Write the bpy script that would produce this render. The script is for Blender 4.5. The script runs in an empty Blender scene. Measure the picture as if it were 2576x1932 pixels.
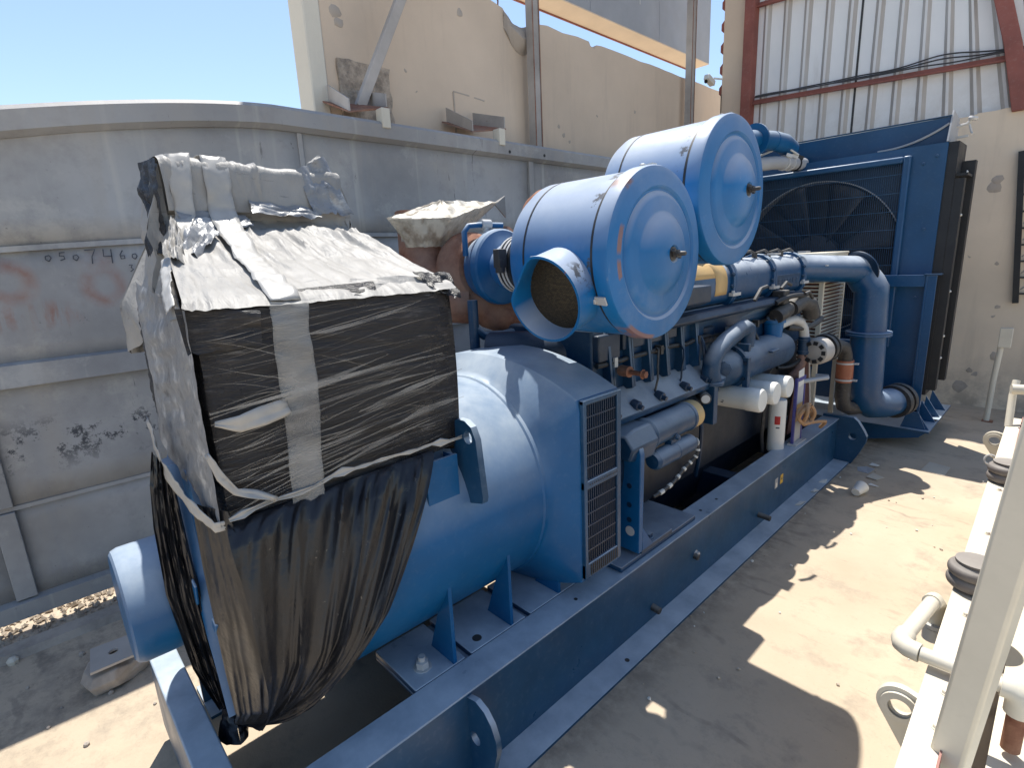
import bpy, bmesh, math, random
from mathutils import Vector, Matrix, Quaternion, noise

random.seed(7)
R = math.radians
S = bpy.context.scene
COL = S.collection
V = Vector

# ------------------------------------------------------------------ camera
cam = bpy.data.cameras.new("camera")
cam.sensor_fit = 'HORIZONTAL'
cam.sensor_width = 36.0
cam.lens = 36.0 * 1330.0 / 2576.0
cam.clip_start = 0.02
cam.clip_end = 900.0
cam_o = bpy.data.objects.new("camera", cam)
COL.objects.link(cam_o)
# rows: image right, image down, view direction expressed in world axes
RX = V((0.68730888, 0.72492586, -0.04570565))
RY = V((0.13540968, -0.18969557, -0.9724607))
RZ = V((-0.71363206, 0.66219189, -0.22854143))
M = Matrix(((RX.x, -RY.x, -RZ.x), (RX.y, -RY.y, -RZ.y), (RX.z, -RY.z, -RZ.z))).to_4x4()
M.translation = V((0, 0, 1.9))
cam_o.matrix_world = M
S.camera = cam_o

# ------------------------------------------------------------------ light
SUN = V((-0.322, 0.235, 1.0)).normalized()          # towards the sun
w = bpy.data.worlds.new("World")
S.world = w
w.use_nodes = True
nt = w.node_tree
bg = nt.nodes["Background"]
sky = nt.nodes.new("ShaderNodeTexSky")
sky.sky_type = 'NISHITA'
sky.sun_disc = False
sky.sun_elevation = math.asin(SUN.z)
sky.sun_rotation = math.atan2(SUN.x, SUN.y)
sky.air_density = 1.0
sky.dust_density = 0.5
sky.ozone_density = 0.8
nt.links.new(sky.outputs[0], bg.inputs[0])
bg.inputs[1].default_value = 0.125

sl = bpy.data.lights.new("sun", 'SUN')
sl.energy = 4.4
sl.angle = R(0.53)
sl.color = (1.0, 0.955, 0.88)
so = bpy.data.objects.new("sun", sl)
so.rotation_euler = (-SUN).to_track_quat('-Z', 'Y').to_euler()
so.location = (-8, 6, 20)
COL.objects.link(so)

S.view_settings.view_transform = 'Standard'
S.view_settings.look = 'None'
S.view_settings.exposure = 0.70
S.view_settings.gamma = 1.0
S.view_settings.use_curve_mapping = False
S.render.engine = 'CYCLES'
S.cycles.max_bounces = 7
S.cycles.transparent_max_bounces = 8


# ------------------------------------------------------------------ materials
class NT:
    def __init__(self, name):
        self.m = bpy.data.materials.new(name)
        self.m.use_nodes = True
        self.t = self.m.node_tree
        self.b = self.t.nodes["Principled BSDF"]
        self.tc = self.t.nodes.new("ShaderNodeTexCoord")
        self.co = self.tc.outputs["Object"]

    def n(self, kind, **kw):
        nd = self.t.nodes.new(kind)
        for k, v in kw.items():
            setattr(nd, k, v)
        return nd

    def l(self, a, b):
        self.t.links.new(a, b)

    def map(self, scale=(1, 1, 1), loc=(0, 0, 0), rot=(0, 0, 0)):
        mp = self.n("ShaderNodeMapping")
        mp.inputs["Scale"].default_value = scale
        mp.inputs["Location"].default_value = loc
        mp.inputs["Rotation"].default_value = rot
        self.l(self.co, mp.inputs[0])
        return mp.outputs[0]

    def noise(self, scale, detail=4, rough=0.55, vec=None, dist=0.0):
        nd = self.n("ShaderNodeTexNoise")
        nd.inputs["Scale"].default_value = scale
        nd.inputs["Detail"].default_value = detail
        nd.inputs["Roughness"].default_value = rough
        nd.inputs["Distortion"].default_value = dist
        self.l(vec or self.co, nd.inputs["Vector"])
        return nd.outputs["Fac"]

    def ramp(self, fac, lo, hi, a=0.0, b=1.0):
        mr = self.n("ShaderNodeMapRange")
        mr.inputs[1].default_value = lo
        mr.inputs[2].default_value = hi
        mr.inputs[3].default_value = a
        mr.inputs[4].default_value = b
        self.l(fac, mr.inputs[0])
        return mr.outputs[0]

    def math(self, op, a, b=None):
        nd = self.n("ShaderNodeMath", operation=op)
        for i, x in enumerate((a, b)):
            if x is None:
                continue
            if isinstance(x, (int, float)):
                nd.inputs[i].default_value = x
            else:
                self.l(x, nd.inputs[i])
        return nd.outputs[0]

    def mix(self, fac, a, b):
        nd = self.n("ShaderNodeMix", data_type='RGBA')
        for sock, x in ((nd.inputs[0], fac), (nd.inputs[6], a), (nd.inputs[7], b)):
            if isinstance(x, (int, float)):
                sock.default_value = x
            elif isinstance(x, (tuple, list)):
                sock.default_value = (x[0], x[1], x[2], 1)
            else:
                self.l(x, sock)
        return nd.outputs[2]

    def normal_z(self):
        g = self.n("ShaderNodeNewGeometry")
        s = self.n("ShaderNodeSeparateXYZ")
        self.l(g.outputs["Normal"], s.inputs[0])
        return s.outputs

    def pos(self):
        s = self.n("ShaderNodeSeparateXYZ")
        self.l(self.co, s.inputs[0])
        return s.outputs

    def bump(self, h, strength=0.2, dist=0.01):
        b = self.n("ShaderNodeBump")
        b.inputs["Strength"].default_value = strength
        b.inputs["Distance"].default_value = dist
        self.l(h, b.inputs["Height"])
        self.l(b.outputs[0], self.b.inputs["Normal"])

    def out(self, col=None, rough=None, metal=None, spec=None, alpha=None):
        for k, v in (("Base Color", col), ("Roughness", rough), ("Metallic", metal), ("Specular IOR Level", spec), ("Alpha", alpha)):
            if v is None:
                continue
            if isinstance(v, (int, float)):
                self.b.inputs[k].default_value = v
            elif isinstance(v, tuple):
                self.b.inputs[k].default_value = (v[0], v[1], v[2], 1)
            else:
                self.l(v, self.b.inputs[k])
        return self.m


def sc(c, k):
    return tuple(min(1, x * k) for x in c)


def painted(name, c, rough=0.42, dust_sun=0.35, var=0.25, dust_sun_col=(0.46, 0.43, 0.38), chips=None, bump=0.06, spec=0.5, up=(0.25, 0.95), fleck=0.12, chip_at=0.68):
    t = NT(name)
    f1 = t.noise(2.3, 5, 0.6)
    col = t.mix(t.ramp(f1, 0.3, 0.7), sc(c, 1 - var), sc(c, 1 + var))
    f2 = t.noise(38, 3, 0.6)
    col = t.mix(t.ramp(f2, 0.55, 0.75, 0, fleck), col, dust_sun_col)
    if chips:
        f3 = t.noise(9, 8, 0.7)
        col = t.mix(t.ramp(f3, chip_at, chip_at + 0.04, 0, 0.9), col, chips)
    nz = t.normal_z()
    up = t.ramp(nz[2], *up)
    f4 = t.noise(5.5, 6, 0.65)
    dm = t.math('MULTIPLY', up, t.ramp(f4, 0.25, 0.65, 0.55, 1.0))
    dm = t.math('MULTIPLY', dm, dust_sun)
    col = t.mix(dm, col, dust_sun_col)  # dusty coat on upward faces; on the blues it also paints in sunlit tops
    r = t.ramp(f4, 0.3, 0.7, rough - 0.08, rough + 0.14)
    t.bump(t.noise(60, 4, 0.6), bump, 0.004)
    return t.out(col, r, 0.0, spec)


MATS = {}
MATS['blue'] = painted("blue_paint", (0.003, 0.088, 0.235), 0.36, 0.85, 0.20, dust_sun_col=(0.44, 0.50, 0.55), chips=(0.16, 0.10, 0.08), chip_at=0.765, up=(0.10, 0.72), fleck=0.04, spec=0.35)
MATS['blue_dusty'] = painted("dusty_blue_paint", (0.010, 0.058, 0.130), 0.34, 1.0, 0.24, dust_sun_col=(0.47, 0.54, 0.60), chips=(0.15, 0.085, 0.06), chip_at=0.745, up=(0.15, 0.7), fleck=0.06)
MATS['blue_dark'] = painted("shaded_blue_engine_paint", (0.003, 0.021, 0.055), 0.40, 0.22, 0.3, dust_sun_col=(0.22, 0.25, 0.29), fleck=0.04)  # the engine's deep shade is put into this darker blue
MATS['crank'] = painted("shaded_dark_crankcase", (0.002, 0.009, 0.022), 0.45, 0.15, 0.3, dust_sun_col=(0.10, 0.11, 0.12), fleck=0.02)  # deep shading low on the engine painted in as a near-black colour
MATS['blue_mid'] = painted("dulled_blue_engine_paint", (0.005, 0.040, 0.098), 0.40, 0.80, 0.3, dust_sun_col=(0.42, 0.46, 0.50), up=(0.20, 0.80), fleck=0.05)
MATS['navy'] = painted("navy_radiator_paint", (0.003, 0.058, 0.155), 0.36, 0.92, 0.16, dust_sun_col=(0.38, 0.46, 0.56), up=(0.12, 0.8), fleck=0.04)
MATS['pipe_blue'] = painted("sunlit_top_blue_pipe_paint", (0.003, 0.058, 0.155), 0.32, 1.0, 0.16, dust_sun_col=(0.56, 0.60, 0.64), up=(0.15, 0.62), fleck=0.05)  # near-white upward faces imitate sunlight on the pipe tops
MATS['cream'] = painted("cream_paint", (0.66, 0.61, 0.50), 0.5, 0.25, 0.10, dust_sun_col=(0.50, 0.44, 0.34), chips=(0.26, 0.10, 0.05), chip_at=0.665)
MATS['cream_clean'] = painted("cream_metal", (0.66, 0.61, 0.50), 0.5, 0.2, 0.1)
MATS['white_filter'] = painted("white_filter_paint", (0.74, 0.73, 0.68), 0.4, 0.1, 0.04)
MATS['red_oxide'] = painted("red_oxide_steel", (0.26, 0.085, 0.065), 0.6, 0.25, 0.25)
MATS['grey_steel'] = painted("weathered_grey_steel", (0.40, 0.37, 0.34), 0.6, 0.3, 0.25, chips=(0.13, 0.06, 0.04))
MATS['galv'] = painted("bright_steel", (0.5, 0.5, 0.49), 0.35, 0.1, 0.1)
MATS['rubber'] = painted("grey_rubber", (0.16, 0.14, 0.13), 0.65, 0.4, 0.2)
MATS['black'] = painted("black_metal", (0.012, 0.013, 0.016), 0.5, 0.1, 0.3, fleck=0.015)
MATS['dark_metal'] = painted("dark_greasy_metal", (0.035, 0.034, 0.035), 0.5, 0.35, 0.3)
MATS['copper'] = painted("copper_sleeve", (0.36, 0.12, 0.06), 0.5, 0.1, 0.2)
MATS['rope'] = painted("tan_hose", (0.42, 0.25, 0.13), 0.7, 0.1, 0.15)
MATS['tape'] = painted("tan_masking_tape", (0.55, 0.37, 0.16), 0.6, 0.1, 0.06)
MATS['white_paper'] = painted("dusty_paper", (0.70, 0.68, 0.62), 0.8, 0.1, 0.08)
MATS['card'] = painted("dusty_card", (0.50, 0.45, 0.36), 0.85, 0.1, 0.15)
MATS['yellow'] = painted("yellow_label", (0.65, 0.40, 0.04), 0.5, 0.0, 0.03)
MATS['red_label'] = painted("red_label", (0.45, 0.02, 0.02), 0.5, 0.0, 0.03)
MATS['ink'] = painted("dark_marker_ink", (0.06, 0.065, 0.08), 0.7, 0.0, 0.2)
MATS['sign_grey'] = painted("grey_sign_sheet", (0.36, 0.37, 0.385), 0.5, 0.1, 0.08)
MATS['sign_tan'] = painted("tan_sign_soffit", (0.72, 0.61, 0.48), 0.7, 0.0, 0.06)
MATS['violet'] = painted("violet_blue_gauge_frame", (0.05, 0.05, 0.22), 0.5, 0.2, 0.1)
MATS['glass_label'] = painted("silvery_label", (0.5, 0.5, 0.5), 0.3, 0.1, 0.1)


def rust_mat():
    t = NT("rusty_iron")
    f = t.noise(14, 7, 0.7)
    f2 = t.noise(3, 3, 0.5)
    col = t.mix(t.ramp(f, 0.3, 0.7), (0.16, 0.06, 0.04), (0.36, 0.19, 0.12))
    col = t.mix(t.ramp(f2, 0.45, 0.7, 0, 0.7), col, (0.28, 0.22, 0.19))
    t.bump(f, 0.5, 0.006)
    return t.out(col, 0.85, 0.0, 0.2)


MATS['rust'] = rust_mat()


def blue_cap():
    # air cleaner paint: rubbed rust arcs and scuffs near the rims
    t = NT("blue_cleaner_paint")
    c = (0.005, 0.118, 0.325)
    f1 = t.noise(3.0, 5, 0.6)
    col = t.mix(t.ramp(f1, 0.3, 0.7), sc(c, 0.86), sc(c, 1.18))
    fd = t.noise(4.0, 6, 0.7)
    col = t.mix(t.ramp(fd, 0.54, 0.75, 0, 0.22), col, (0.30, 0.34, 0.40))
    p = t.noise(6, 6, 0.75, t.map((1, 1, 0.35)))
    col = t.mix(t.ramp(p, 0.69, 0.72, 0, 0.85), col, (0.25, 0.10, 0.055))
    nz = t.normal_z()
    dm = t.math('MULTIPLY', t.ramp(nz[2], 0.06, 0.62, 0, 0.90), t.ramp(f1, 0.2, 0.7, 0.7, 1))
    col = t.mix(dm, col, (0.46, 0.51, 0.58))  # pale upward faces paint in sunlight along with a dusty film
    seam = t.math('MULTIPLY', t.ramp(t.math('ABSOLUTE', t.math('ADD', t.pos()[0], 1.195)), 0.012, 0.03, 1, 0), t.ramp(t.noise(13, 6, 0.75), 0.54, 0.58))
    col = t.mix(t.math('MULTIPLY', seam, 0.85), col, (0.06, 0.055, 0.05))
    sc2 = t.noise(1.0, 6, 0.75, t.map((30, 30, 3)))
    col = t.mix(t.ramp(sc2, 0.64, 0.72, 0, 0.3), col, (0.36, 0.40, 0.44))
    # rubbed-off rust arcs on the nearer cap
    p = t.pos()
    dy = t.math('SUBTRACT', p[1], 1.795)
    dz = t.math('SUBTRACT', p[2], 1.895)
    rad_ = t.math('SQRT', t.math('ADD', t.math('MULTIPLY', dy, dy), t.math('MULTIPLY', dz, dz)))
    an = t.math('ARCTAN2', dz, dy)
    face = t.ramp(p[0], -1.17, -1.165)

    def rarc(r0, wd, a0, a1):
        m1 = t.ramp(t.math('ABSOLUTE', t.math('SUBTRACT', rad_, r0)), wd * 0.7, wd, 1, 0)
        m2 = t.math('MULTIPLY', t.ramp(an, R(a0), R(a0 + 4)), t.ramp(an, R(a1), R(a1 - 4)))
        return t.math('MULTIPLY', m1, m2)
    arcs = t.math('MAXIMUM', rarc(0.259, 0.011, -179, -160), t.math('MAXIMUM', rarc(0.259, 0.012, 155, 179.5), t.math('MAXIMUM', rarc(0.314, 0.018, -128, -92), rarc(0.317, 0.024, 122, 134))))
    arcs = t.math('MULTIPLY', t.math('MULTIPLY', arcs, face), t.ramp(t.noise(14, 5, 0.7), 0.36, 0.46))
    col = t.mix(t.math('MULTIPLY', arcs, 0.8), col, (0.24, 0.115, 0.07))
    t.bump(t.noise(45, 3, 0.5), 0.05, 0.004)
    return t.out(col, t.ramp(fd, 0.3, 0.7, 0.3, 0.45), 0, 0.38)


MATS['cap'] = blue_cap()


def tank_mat():
    t = NT("weathered_grey_tank_paint")
    c = (0.385, 0.385, 0.385)
    big = t.noise(1.1, 5, 0.6)
    col = t.mix(t.ramp(big, 0.32, 0.68), sc(c, 0.66), sc(c, 1.2))
    b2 = t.noise(4.5, 7, 0.7)
    col = t.mix(t.ramp(b2, 0.5, 0.72, 0, 0.55), col, (0.24, 0.235, 0.24))
    b3 = t.noise(2.6, 7, 0.72, t.map((1, 1, 1), (4, 2, 7)))
    col = t.mix(t.ramp(b3, 0.54, 0.66, 0, 0.6), col, (0.50, 0.49, 0.46))
    st = t.noise(1.0, 6, 0.65, t.map((3, 5.5, 0.55)))
    col = t.mix(t.ramp(st, 0.5, 0.78, 0, 0.5), col, (0.40, 0.36, 0.31))
    st2 = t.noise(1.0, 3, 0.6, t.map((3, 9, 0.35), (3, 1, 5)))
    col = t.mix(t.ramp(st2, 0.60, 0.68, 0, 0.35), col, (0.60, 0.58, 0.52))
    fine = t.noise(26, 6, 0.75)
    col = t.mix(t.ramp(fine, 0.66, 0.70, 0, 0.75), col, (0.12, 0.12, 0.13))
    dk = t.noise(1.0, 6, 0.7, t.map((6, 15, 2.2), (1, 4, 2)))
    col = t.mix(t.ramp(dk, 0.66, 0.69, 0, 0.75), col, (0.13, 0.13, 0.14))
    sp = t.noise(5.5, 8, 0.8)
    p = t.pos()
    band = t.math('MULTIPLY', t.ramp(p[2], 0.85, 1.0), t.ramp(p[2], 1.2, 1.08))
    blk = t.math('MULTIPLY', band, t.ramp(sp, 0.54, 0.58))
    left = t.ramp(p[1], 0.75, 0.55)
    col = t.mix(t.math('MULTIPLY', blk, left), col, (0.07, 0.075, 0.085))

    # rust-coloured sprayed arcs and drips
    def arc(cy, cz, r, wd):
        dy = t.math('SUBTRACT', p[1], cy)
        dz = t.math('SUBTRACT', p[2], cz)
        d = t.math('SQRT', t.math('ADD', t.math('MULTIPLY', dy, dy), t.math('MULTIPLY', dz, dz)))
        e = t.math('ABSOLUTE', t.math('SUBTRACT', d, r))
        return t.ramp(e, 0.0, wd, 1, 0)
    wob = t.ramp(t.noise(9, 5, 0.6), 0.3, 0.62)
    a = t.math('MAXIMUM', arc(0.02, 1.90, 0.085, 0.05), t.math('MULTIPLY', arc(0.42, 1.86, 0.08, 0.05), 0.9))
    a = t.math('MAXIMUM', a, t.math('MULTIPLY', arc(0.40, 1.98, 0.03, 0.06), 0.7))
    dr = t.math('MULTIPLY', t.ramp(t.noise(1.0, 4, 0.6, t.map((1, 26, 5))), 0.48, 0.62),
                t.math('MULTIPLY', t.ramp(t.math('ABSOLUTE', t.math('SUBTRACT', p[2], 1.73)), 0.02, 0.09, 1, 0), t.ramp(p[1], 0.36, 0.2)))
    a = t.math('MAXIMUM', a, dr)
    a = t.math('MULTIPLY', a, wob)
    col = t.mix(t.math('MULTIPLY', a, 0.62), col, (0.30, 0.12, 0.07))
    # grime washed out from under the top beam
    under = t.math('MULTIPLY', t.ramp(p[2], 2.2, 2.8), t.ramp(t.noise(2.2, 5, 0.6), 0.35, 0.7))
    col = t.mix(t.math('MULTIPLY', under, 0.45), col, (0.26, 0.22, 0.18))
    t.bump(t.math('ADD', t.noise(2.0, 3, 0.5), t.math('MULTIPLY', fine, 0.12)), 0.25, 0.03)
    return t.out(col, 0.62, 0, 0.35)


MATS['tank'] = tank_mat()


def plaster_mat(name, c, dark, k=0.30):
    t = NT(name)
    f = t.noise(0.9, 6, 0.6)
    col = t.mix(t.ramp(f, 0.3, 0.7), sc(c, 0.9), sc(c, 1.08))
    s = t.noise(1.0, 5, 0.65, t.map((4, 4, 0.5)))
    col = t.mix(t.ramp(s, 0.55, 0.8, 0, k), col, dark)
    p = t.noise(3.1, 8, 0.75)
    col = t.mix(t.ramp(p, 0.70, 0.715, 0, 0.7), col, sc(dark, 0.8))
    z = t.pos()[2]
    low = t.math('MULTIPLY', t.ramp(z, 0.65, 0.0), t.ramp(t.noise(4, 6, 0.7), 0.42, 0.6))
    col = t.mix(t.math('MULTIPLY', low, 0.7), col, dark)
    t.bump(t.math('ADD', t.noise(55, 5, 0.7), t.math('MULTIPLY', f, 2)), 0.25, 0.008)
    return t.out(col, 0.9, 0, 0.15)


MATS['plaster'] = plaster_mat("beige_render", (0.68, 0.555, 0.43), (0.30, 0.25, 0.21))
MATS['plaster_light'] = plaster_mat("cream_render", (0.75, 0.63, 0.49), (0.33, 0.27, 0.22))
MATS['plaster_edge'] = plaster_mat("pale_render_edge", (0.72, 0.68, 0.58), (0.45, 0.40, 0.33), 0.15)
MATS['mortar'] = plaster_mat("rough_grey_mortar", (0.46, 0.40, 0.34), (0.26, 0.23, 0.20), 0.8)


def patch_mat():
    t = NT("rough_patch_mortar")
    f = t.noise(7, 8, 0.75)
    g = t.noise(26, 5, 0.7)
    col = t.mix(t.ramp(f, 0.38, 0.6), (0.27, 0.23, 0.19), (0.56, 0.47, 0.38))
    col = t.mix(t.ramp(g, 0.55, 0.65, 0, 0.5), col, (0.20, 0.17, 0.15))
    t.bump(t.math('ADD', f, g), 0.8, 0.02)
    return t.out(col, 0.95, 0, 0.1)


MATS['patch'] = patch_mat()


def ground_mat():
    t = NT("sandy_concrete")
    f = t.noise(0.7, 6, 0.6)
    col = t.mix(t.ramp(f, 0.3, 0.7), (0.455, 0.37, 0.27), (0.55, 0.455, 0.345))
    g = t.noise(3.6, 8, 0.72)
    col = t.mix(t.ramp(g, 0.52, 0.70, 0, 0.6), col, (0.24, 0.21, 0.175))
    g3 = t.noise(1.5, 5, 0.6, t.map((1, 1, 1), (5, 3, 0)))
    col = t.mix(t.ramp(g3, 0.45, 0.7, 0, 0.35), col, (0.34, 0.285, 0.215))
    wv = t.n('ShaderNodeTexWave', wave_type='RINGS')
    wv.inputs['Scale'].default_value = 3.0
    wv.inputs['Distortion'].default_value = 7.0
    wv.inputs['Detail'].default_value = 3.0
    t.l(t.map((1, 0.8, 1), (0.7, -2.5, 0)), wv.inputs['Vector'])
    fp = t.math('MULTIPLY', t.ramp(wv.outputs['Fac'], 0.82, 0.95), t.ramp(t.noise(2.6, 4, 0.6, t.map((1, 1, 1), (9, 2, 0))), 0.55, 0.66))
    col = t.mix(t.math('MULTIPLY', fp, 0.5), col, (0.26, 0.22, 0.175))
    sc_ = t.noise(1.0, 6, 0.7, t.map((2.2, 9, 1), (0, 0, 0), (0, 0, 0.5)), 0.6)
    col = t.mix(t.ramp(sc_, 0.63, 0.69, 0, 0.4), col, (0.26, 0.22, 0.18))
    sp = t.noise(70, 4, 0.7)
    col = t.mix(t.ramp(sp, 0.62, 0.72, 0, 0.5), col, (0.25, 0.22, 0.18))
    sp2 = t.noise(28, 6, 0.75)
    col = t.mix(t.ramp(sp2, 0.69, 0.71, 0, 0.7), col, (0.13, 0.11, 0.10))
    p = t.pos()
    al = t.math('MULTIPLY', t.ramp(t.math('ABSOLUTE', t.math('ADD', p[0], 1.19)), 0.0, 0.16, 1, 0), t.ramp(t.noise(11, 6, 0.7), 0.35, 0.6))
    col = t.mix(t.math('MULTIPLY', al, 0.6), col, (0.15, 0.125, 0.10))  # dirt along the skid flange, with its gap shadow painted in
    oil = t.noise(1.9, 4, 0.55, t.map((1, 1, 1), (11, 4, 0)))
    col = t.mix(t.ramp(oil, 0.66, 0.74, 0, 0.5), col, (0.17, 0.145, 0.12))
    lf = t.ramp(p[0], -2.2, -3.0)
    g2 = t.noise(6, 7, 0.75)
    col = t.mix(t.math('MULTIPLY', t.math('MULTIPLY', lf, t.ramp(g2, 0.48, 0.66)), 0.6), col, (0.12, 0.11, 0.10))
    h = t.math('ADD', t.noise(9, 8, 0.7), t.math('MULTIPLY', sp, 0.3))
    t.bump(h, 0.35, 0.012)
    return t.out(col, 0.92, 0, 0.15)


MATS['ground'] = ground_mat()


def gravel_mat():
    t = NT("gravel_stones")
    f = t.noise(8, 5, 0.7)
    col = t.mix(t.ramp(f, 0.35, 0.65), (0.30, 0.24, 0.18), (0.58, 0.50, 0.40))
    return t.out(col, 0.9, 0, 0.2)


MATS['gravel'] = gravel_mat()


def clad_mat():
    t = NT("pale_cladding_sheet")
    f = t.noise(1.4, 5, 0.6)
    col = t.mix(t.ramp(f, 0.3, 0.7), (0.80, 0.81, 0.81), (0.88, 0.88, 0.87))
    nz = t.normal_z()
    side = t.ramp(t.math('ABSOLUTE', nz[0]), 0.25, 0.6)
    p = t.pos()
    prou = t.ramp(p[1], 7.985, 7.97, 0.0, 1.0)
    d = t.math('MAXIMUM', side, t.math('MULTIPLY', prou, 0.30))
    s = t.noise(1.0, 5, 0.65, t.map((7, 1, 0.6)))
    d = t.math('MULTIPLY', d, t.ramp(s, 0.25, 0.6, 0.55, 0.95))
    col = t.mix(d, col, (0.40, 0.37, 0.34))  # shadows of the rib sides put into the colour as darker stripes
    col = t.mix(t.ramp(s, 0.58, 0.75, 0, 0.35), col, (0.42, 0.37, 0.31))
    low = t.math('MULTIPLY', t.ramp(p[2], 3.75, 3.2), t.ramp(t.noise(3, 5, 0.7), 0.35, 0.65))
    col = t.mix(t.math('MULTIPLY', low, 0.45), col, (0.44, 0.39, 0.32))
    return t.out(col, 0.55, 0, 0.3)


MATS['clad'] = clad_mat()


def film_mats():
    # pale dusty stretch film
    t = NT("pale_dusty_film")
    f = t.noise(3.2, 6, 0.6)
    col = t.mix(t.ramp(f, 0.3, 0.7), (0.26, 0.25, 0.232), (0.37, 0.355, 0.33))
    s = t.noise(1.0, 4, 0.6, t.map((44, 3.0, 44), rot=(0, 0, 0.22)), 0.5)
    col = t.mix(t.ramp(s, 0.63, 0.68, 0, 0.5), col, (0.12, 0.12, 0.13))  # crease shading painted in as thin dark lines
    s3 = t.noise(1.0, 5, 0.6, t.map((11, 40, 18), rot=(0.2, 0, 0.35)), 0.6)
    t.bump(t.math('ADD', s3, t.math('MULTIPLY', t.noise(5, 3, 0.5), 0.8)), 0.28, 0.02)
    MATS['film_pale'] = t.out(col, 0.52, 0, 0.3)
    # milky grey film, several layers deep
    t = NT("milky_grey_film")
    f = t.noise(3.0, 5, 0.6)
    col = t.mix(t.ramp(f, 0.3, 0.7), (0.17, 0.175, 0.185), (0.28, 0.285, 0.29))
    s = t.noise(1.0, 6, 0.7, t.map((22, 6, 14), rot=(0, 0.85, 0)), 0.3)
    col = t.mix(t.ramp(s, 0.54, 0.66, 0, 0.7), col, (0.50, 0.50, 0.49))
    col = t.mix(t.ramp(s, 0.44, 0.34, 0, 0.6), col, (0.06, 0.06, 0.065))
    t.bump(s, 0.5, 0.012)
    MATS['film_grey'] = t.out(col, 0.32, 0, 0.5)
    # black wrap; wrinkle highlights painted in as pale streaks
    t = NT("black_stretch_film")
    f = t.noise(2.0, 5, 0.6)
    col = t.mix(t.ramp(f, 0.3, 0.7), (0.006, 0.006, 0.009), (0.020, 0.019, 0.020))
    s = t.noise(1.0, 8, 0.75, t.map((30, 6, 85), rot=(0.24, 0, 0)), 0.25)
    s2 = t.noise(1.0, 5, 0.7, t.map((5, 1.6, 14), (2, 3, 1), (0.30, 0, 0)), 0.8)
    thin = t.math('MULTIPLY', t.ramp(s, 0.565, 0.64), t.ramp(s2, 0.42, 0.60))
    col = t.mix(t.math('MULTIPLY', thin, 0.22), col, (0.50, 0.49, 0.48))
    s4 = t.noise(1.0, 4, 0.6, t.map((9, 1.1, 30), (4, 9, 2), (0.22, 0, 0)), 0.5)
    col = t.mix(t.ramp(s4, 0.67, 0.70, 0, 0.15), col, (0.42, 0.40, 0.38))
    pt = t.noise(1.0, 6, 0.7, t.map((3, 3.0, 7.0), (7, 1, 3), (0.25, 0, 0)))
    col = t.mix(t.ramp(pt, 0.60, 0.72, 0, 0.16), col, (0.30, 0.25, 0.20))
    t.bump(t.math('ADD', s, t.math('MULTIPLY', s2, 0.8)), 0.6, 0.014)
    MATS['film_black'] = t.out(col, t.ramp(f, 0.3, 0.7, 0.20, 0.36), 0, 0.5)
    # hanging black sheet
    t = NT("black_hanging_sheet")
    f = t.noise(4.0, 6, 0.65)
    col = t.mix(t.ramp(f, 0.3, 0.7), (0.005, 0.006, 0.009), (0.017, 0.018, 0.022))
    sp = t.noise(40, 5, 0.75)
    col = t.mix(t.ramp(sp, 0.66, 0.70, 0, 0.5), col, (0.34, 0.30, 0.25))
    gl = t.noise(1.0, 4, 0.55, t.map((5, 5, 2.0)))
    col = t.mix(t.ramp(gl, 0.58, 0.72, 0, 0.35), col, (0.085, 0.090, 0.10))
    t.bump(t.math('ADD', t.noise(22, 5, 0.65), t.math('MULTIPLY', gl, 0.3)), 0.30, 0.012)
    MATS['film_sheet'] = t.out(col, t.ramp(f, 0.3, 0.7, 0.24, 0.42), 0, 0.5)
    # milky tape
    t = NT("milky_packing_tape")
    s = t.noise(1.0, 5, 0.6, t.map((2, 3, 9), rot=(0.4, 0, 0)), 0.8)
    a = t.ramp(s, 0.36, 0.66, 0.16, 0.46)
    MATS['tape_milky'] = t.out((0.42, 0.425, 0.42), 0.3, 0, 0.5, a)
    t = NT("dense_packing_tape")
    s = t.noise(7, 5, 0.65)
    MATS['tape_dense'] = t.out(t.mix(t.ramp(s, 0.3, 0.7), (0.33, 0.32, 0.30), (0.43, 0.415, 0.385)), 0.4, 0, 0.5)
    # translucent bag film
    t = NT("clouded_bag_film")
    s = t.noise(1.0, 4, 0.55, t.map((16, 16, 4)))
    a = t.ramp(s, 0.36, 0.60, 0.50, 0.95)
    col = t.mix(t.ramp(s, 0.4, 0.6), (0.46, 0.41, 0.33), (0.60, 0.56, 0.48))
    t.bump(s, 0.4, 0.01)
    MATS['bag'] = t.out(col, 0.4, 0, 0.5, a)


film_mats()


# ------------------------------------------------------------------ mesh helpers
def basis(axis):
    a = V(axis).normalized()
    h = V((0, 0, 1)) if abs(a.z) < 0.9 else V((1, 0, 0))
    u = h.cross(a).normalized()
    v = a.cross(u).normalized()
    return u, v, a


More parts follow.
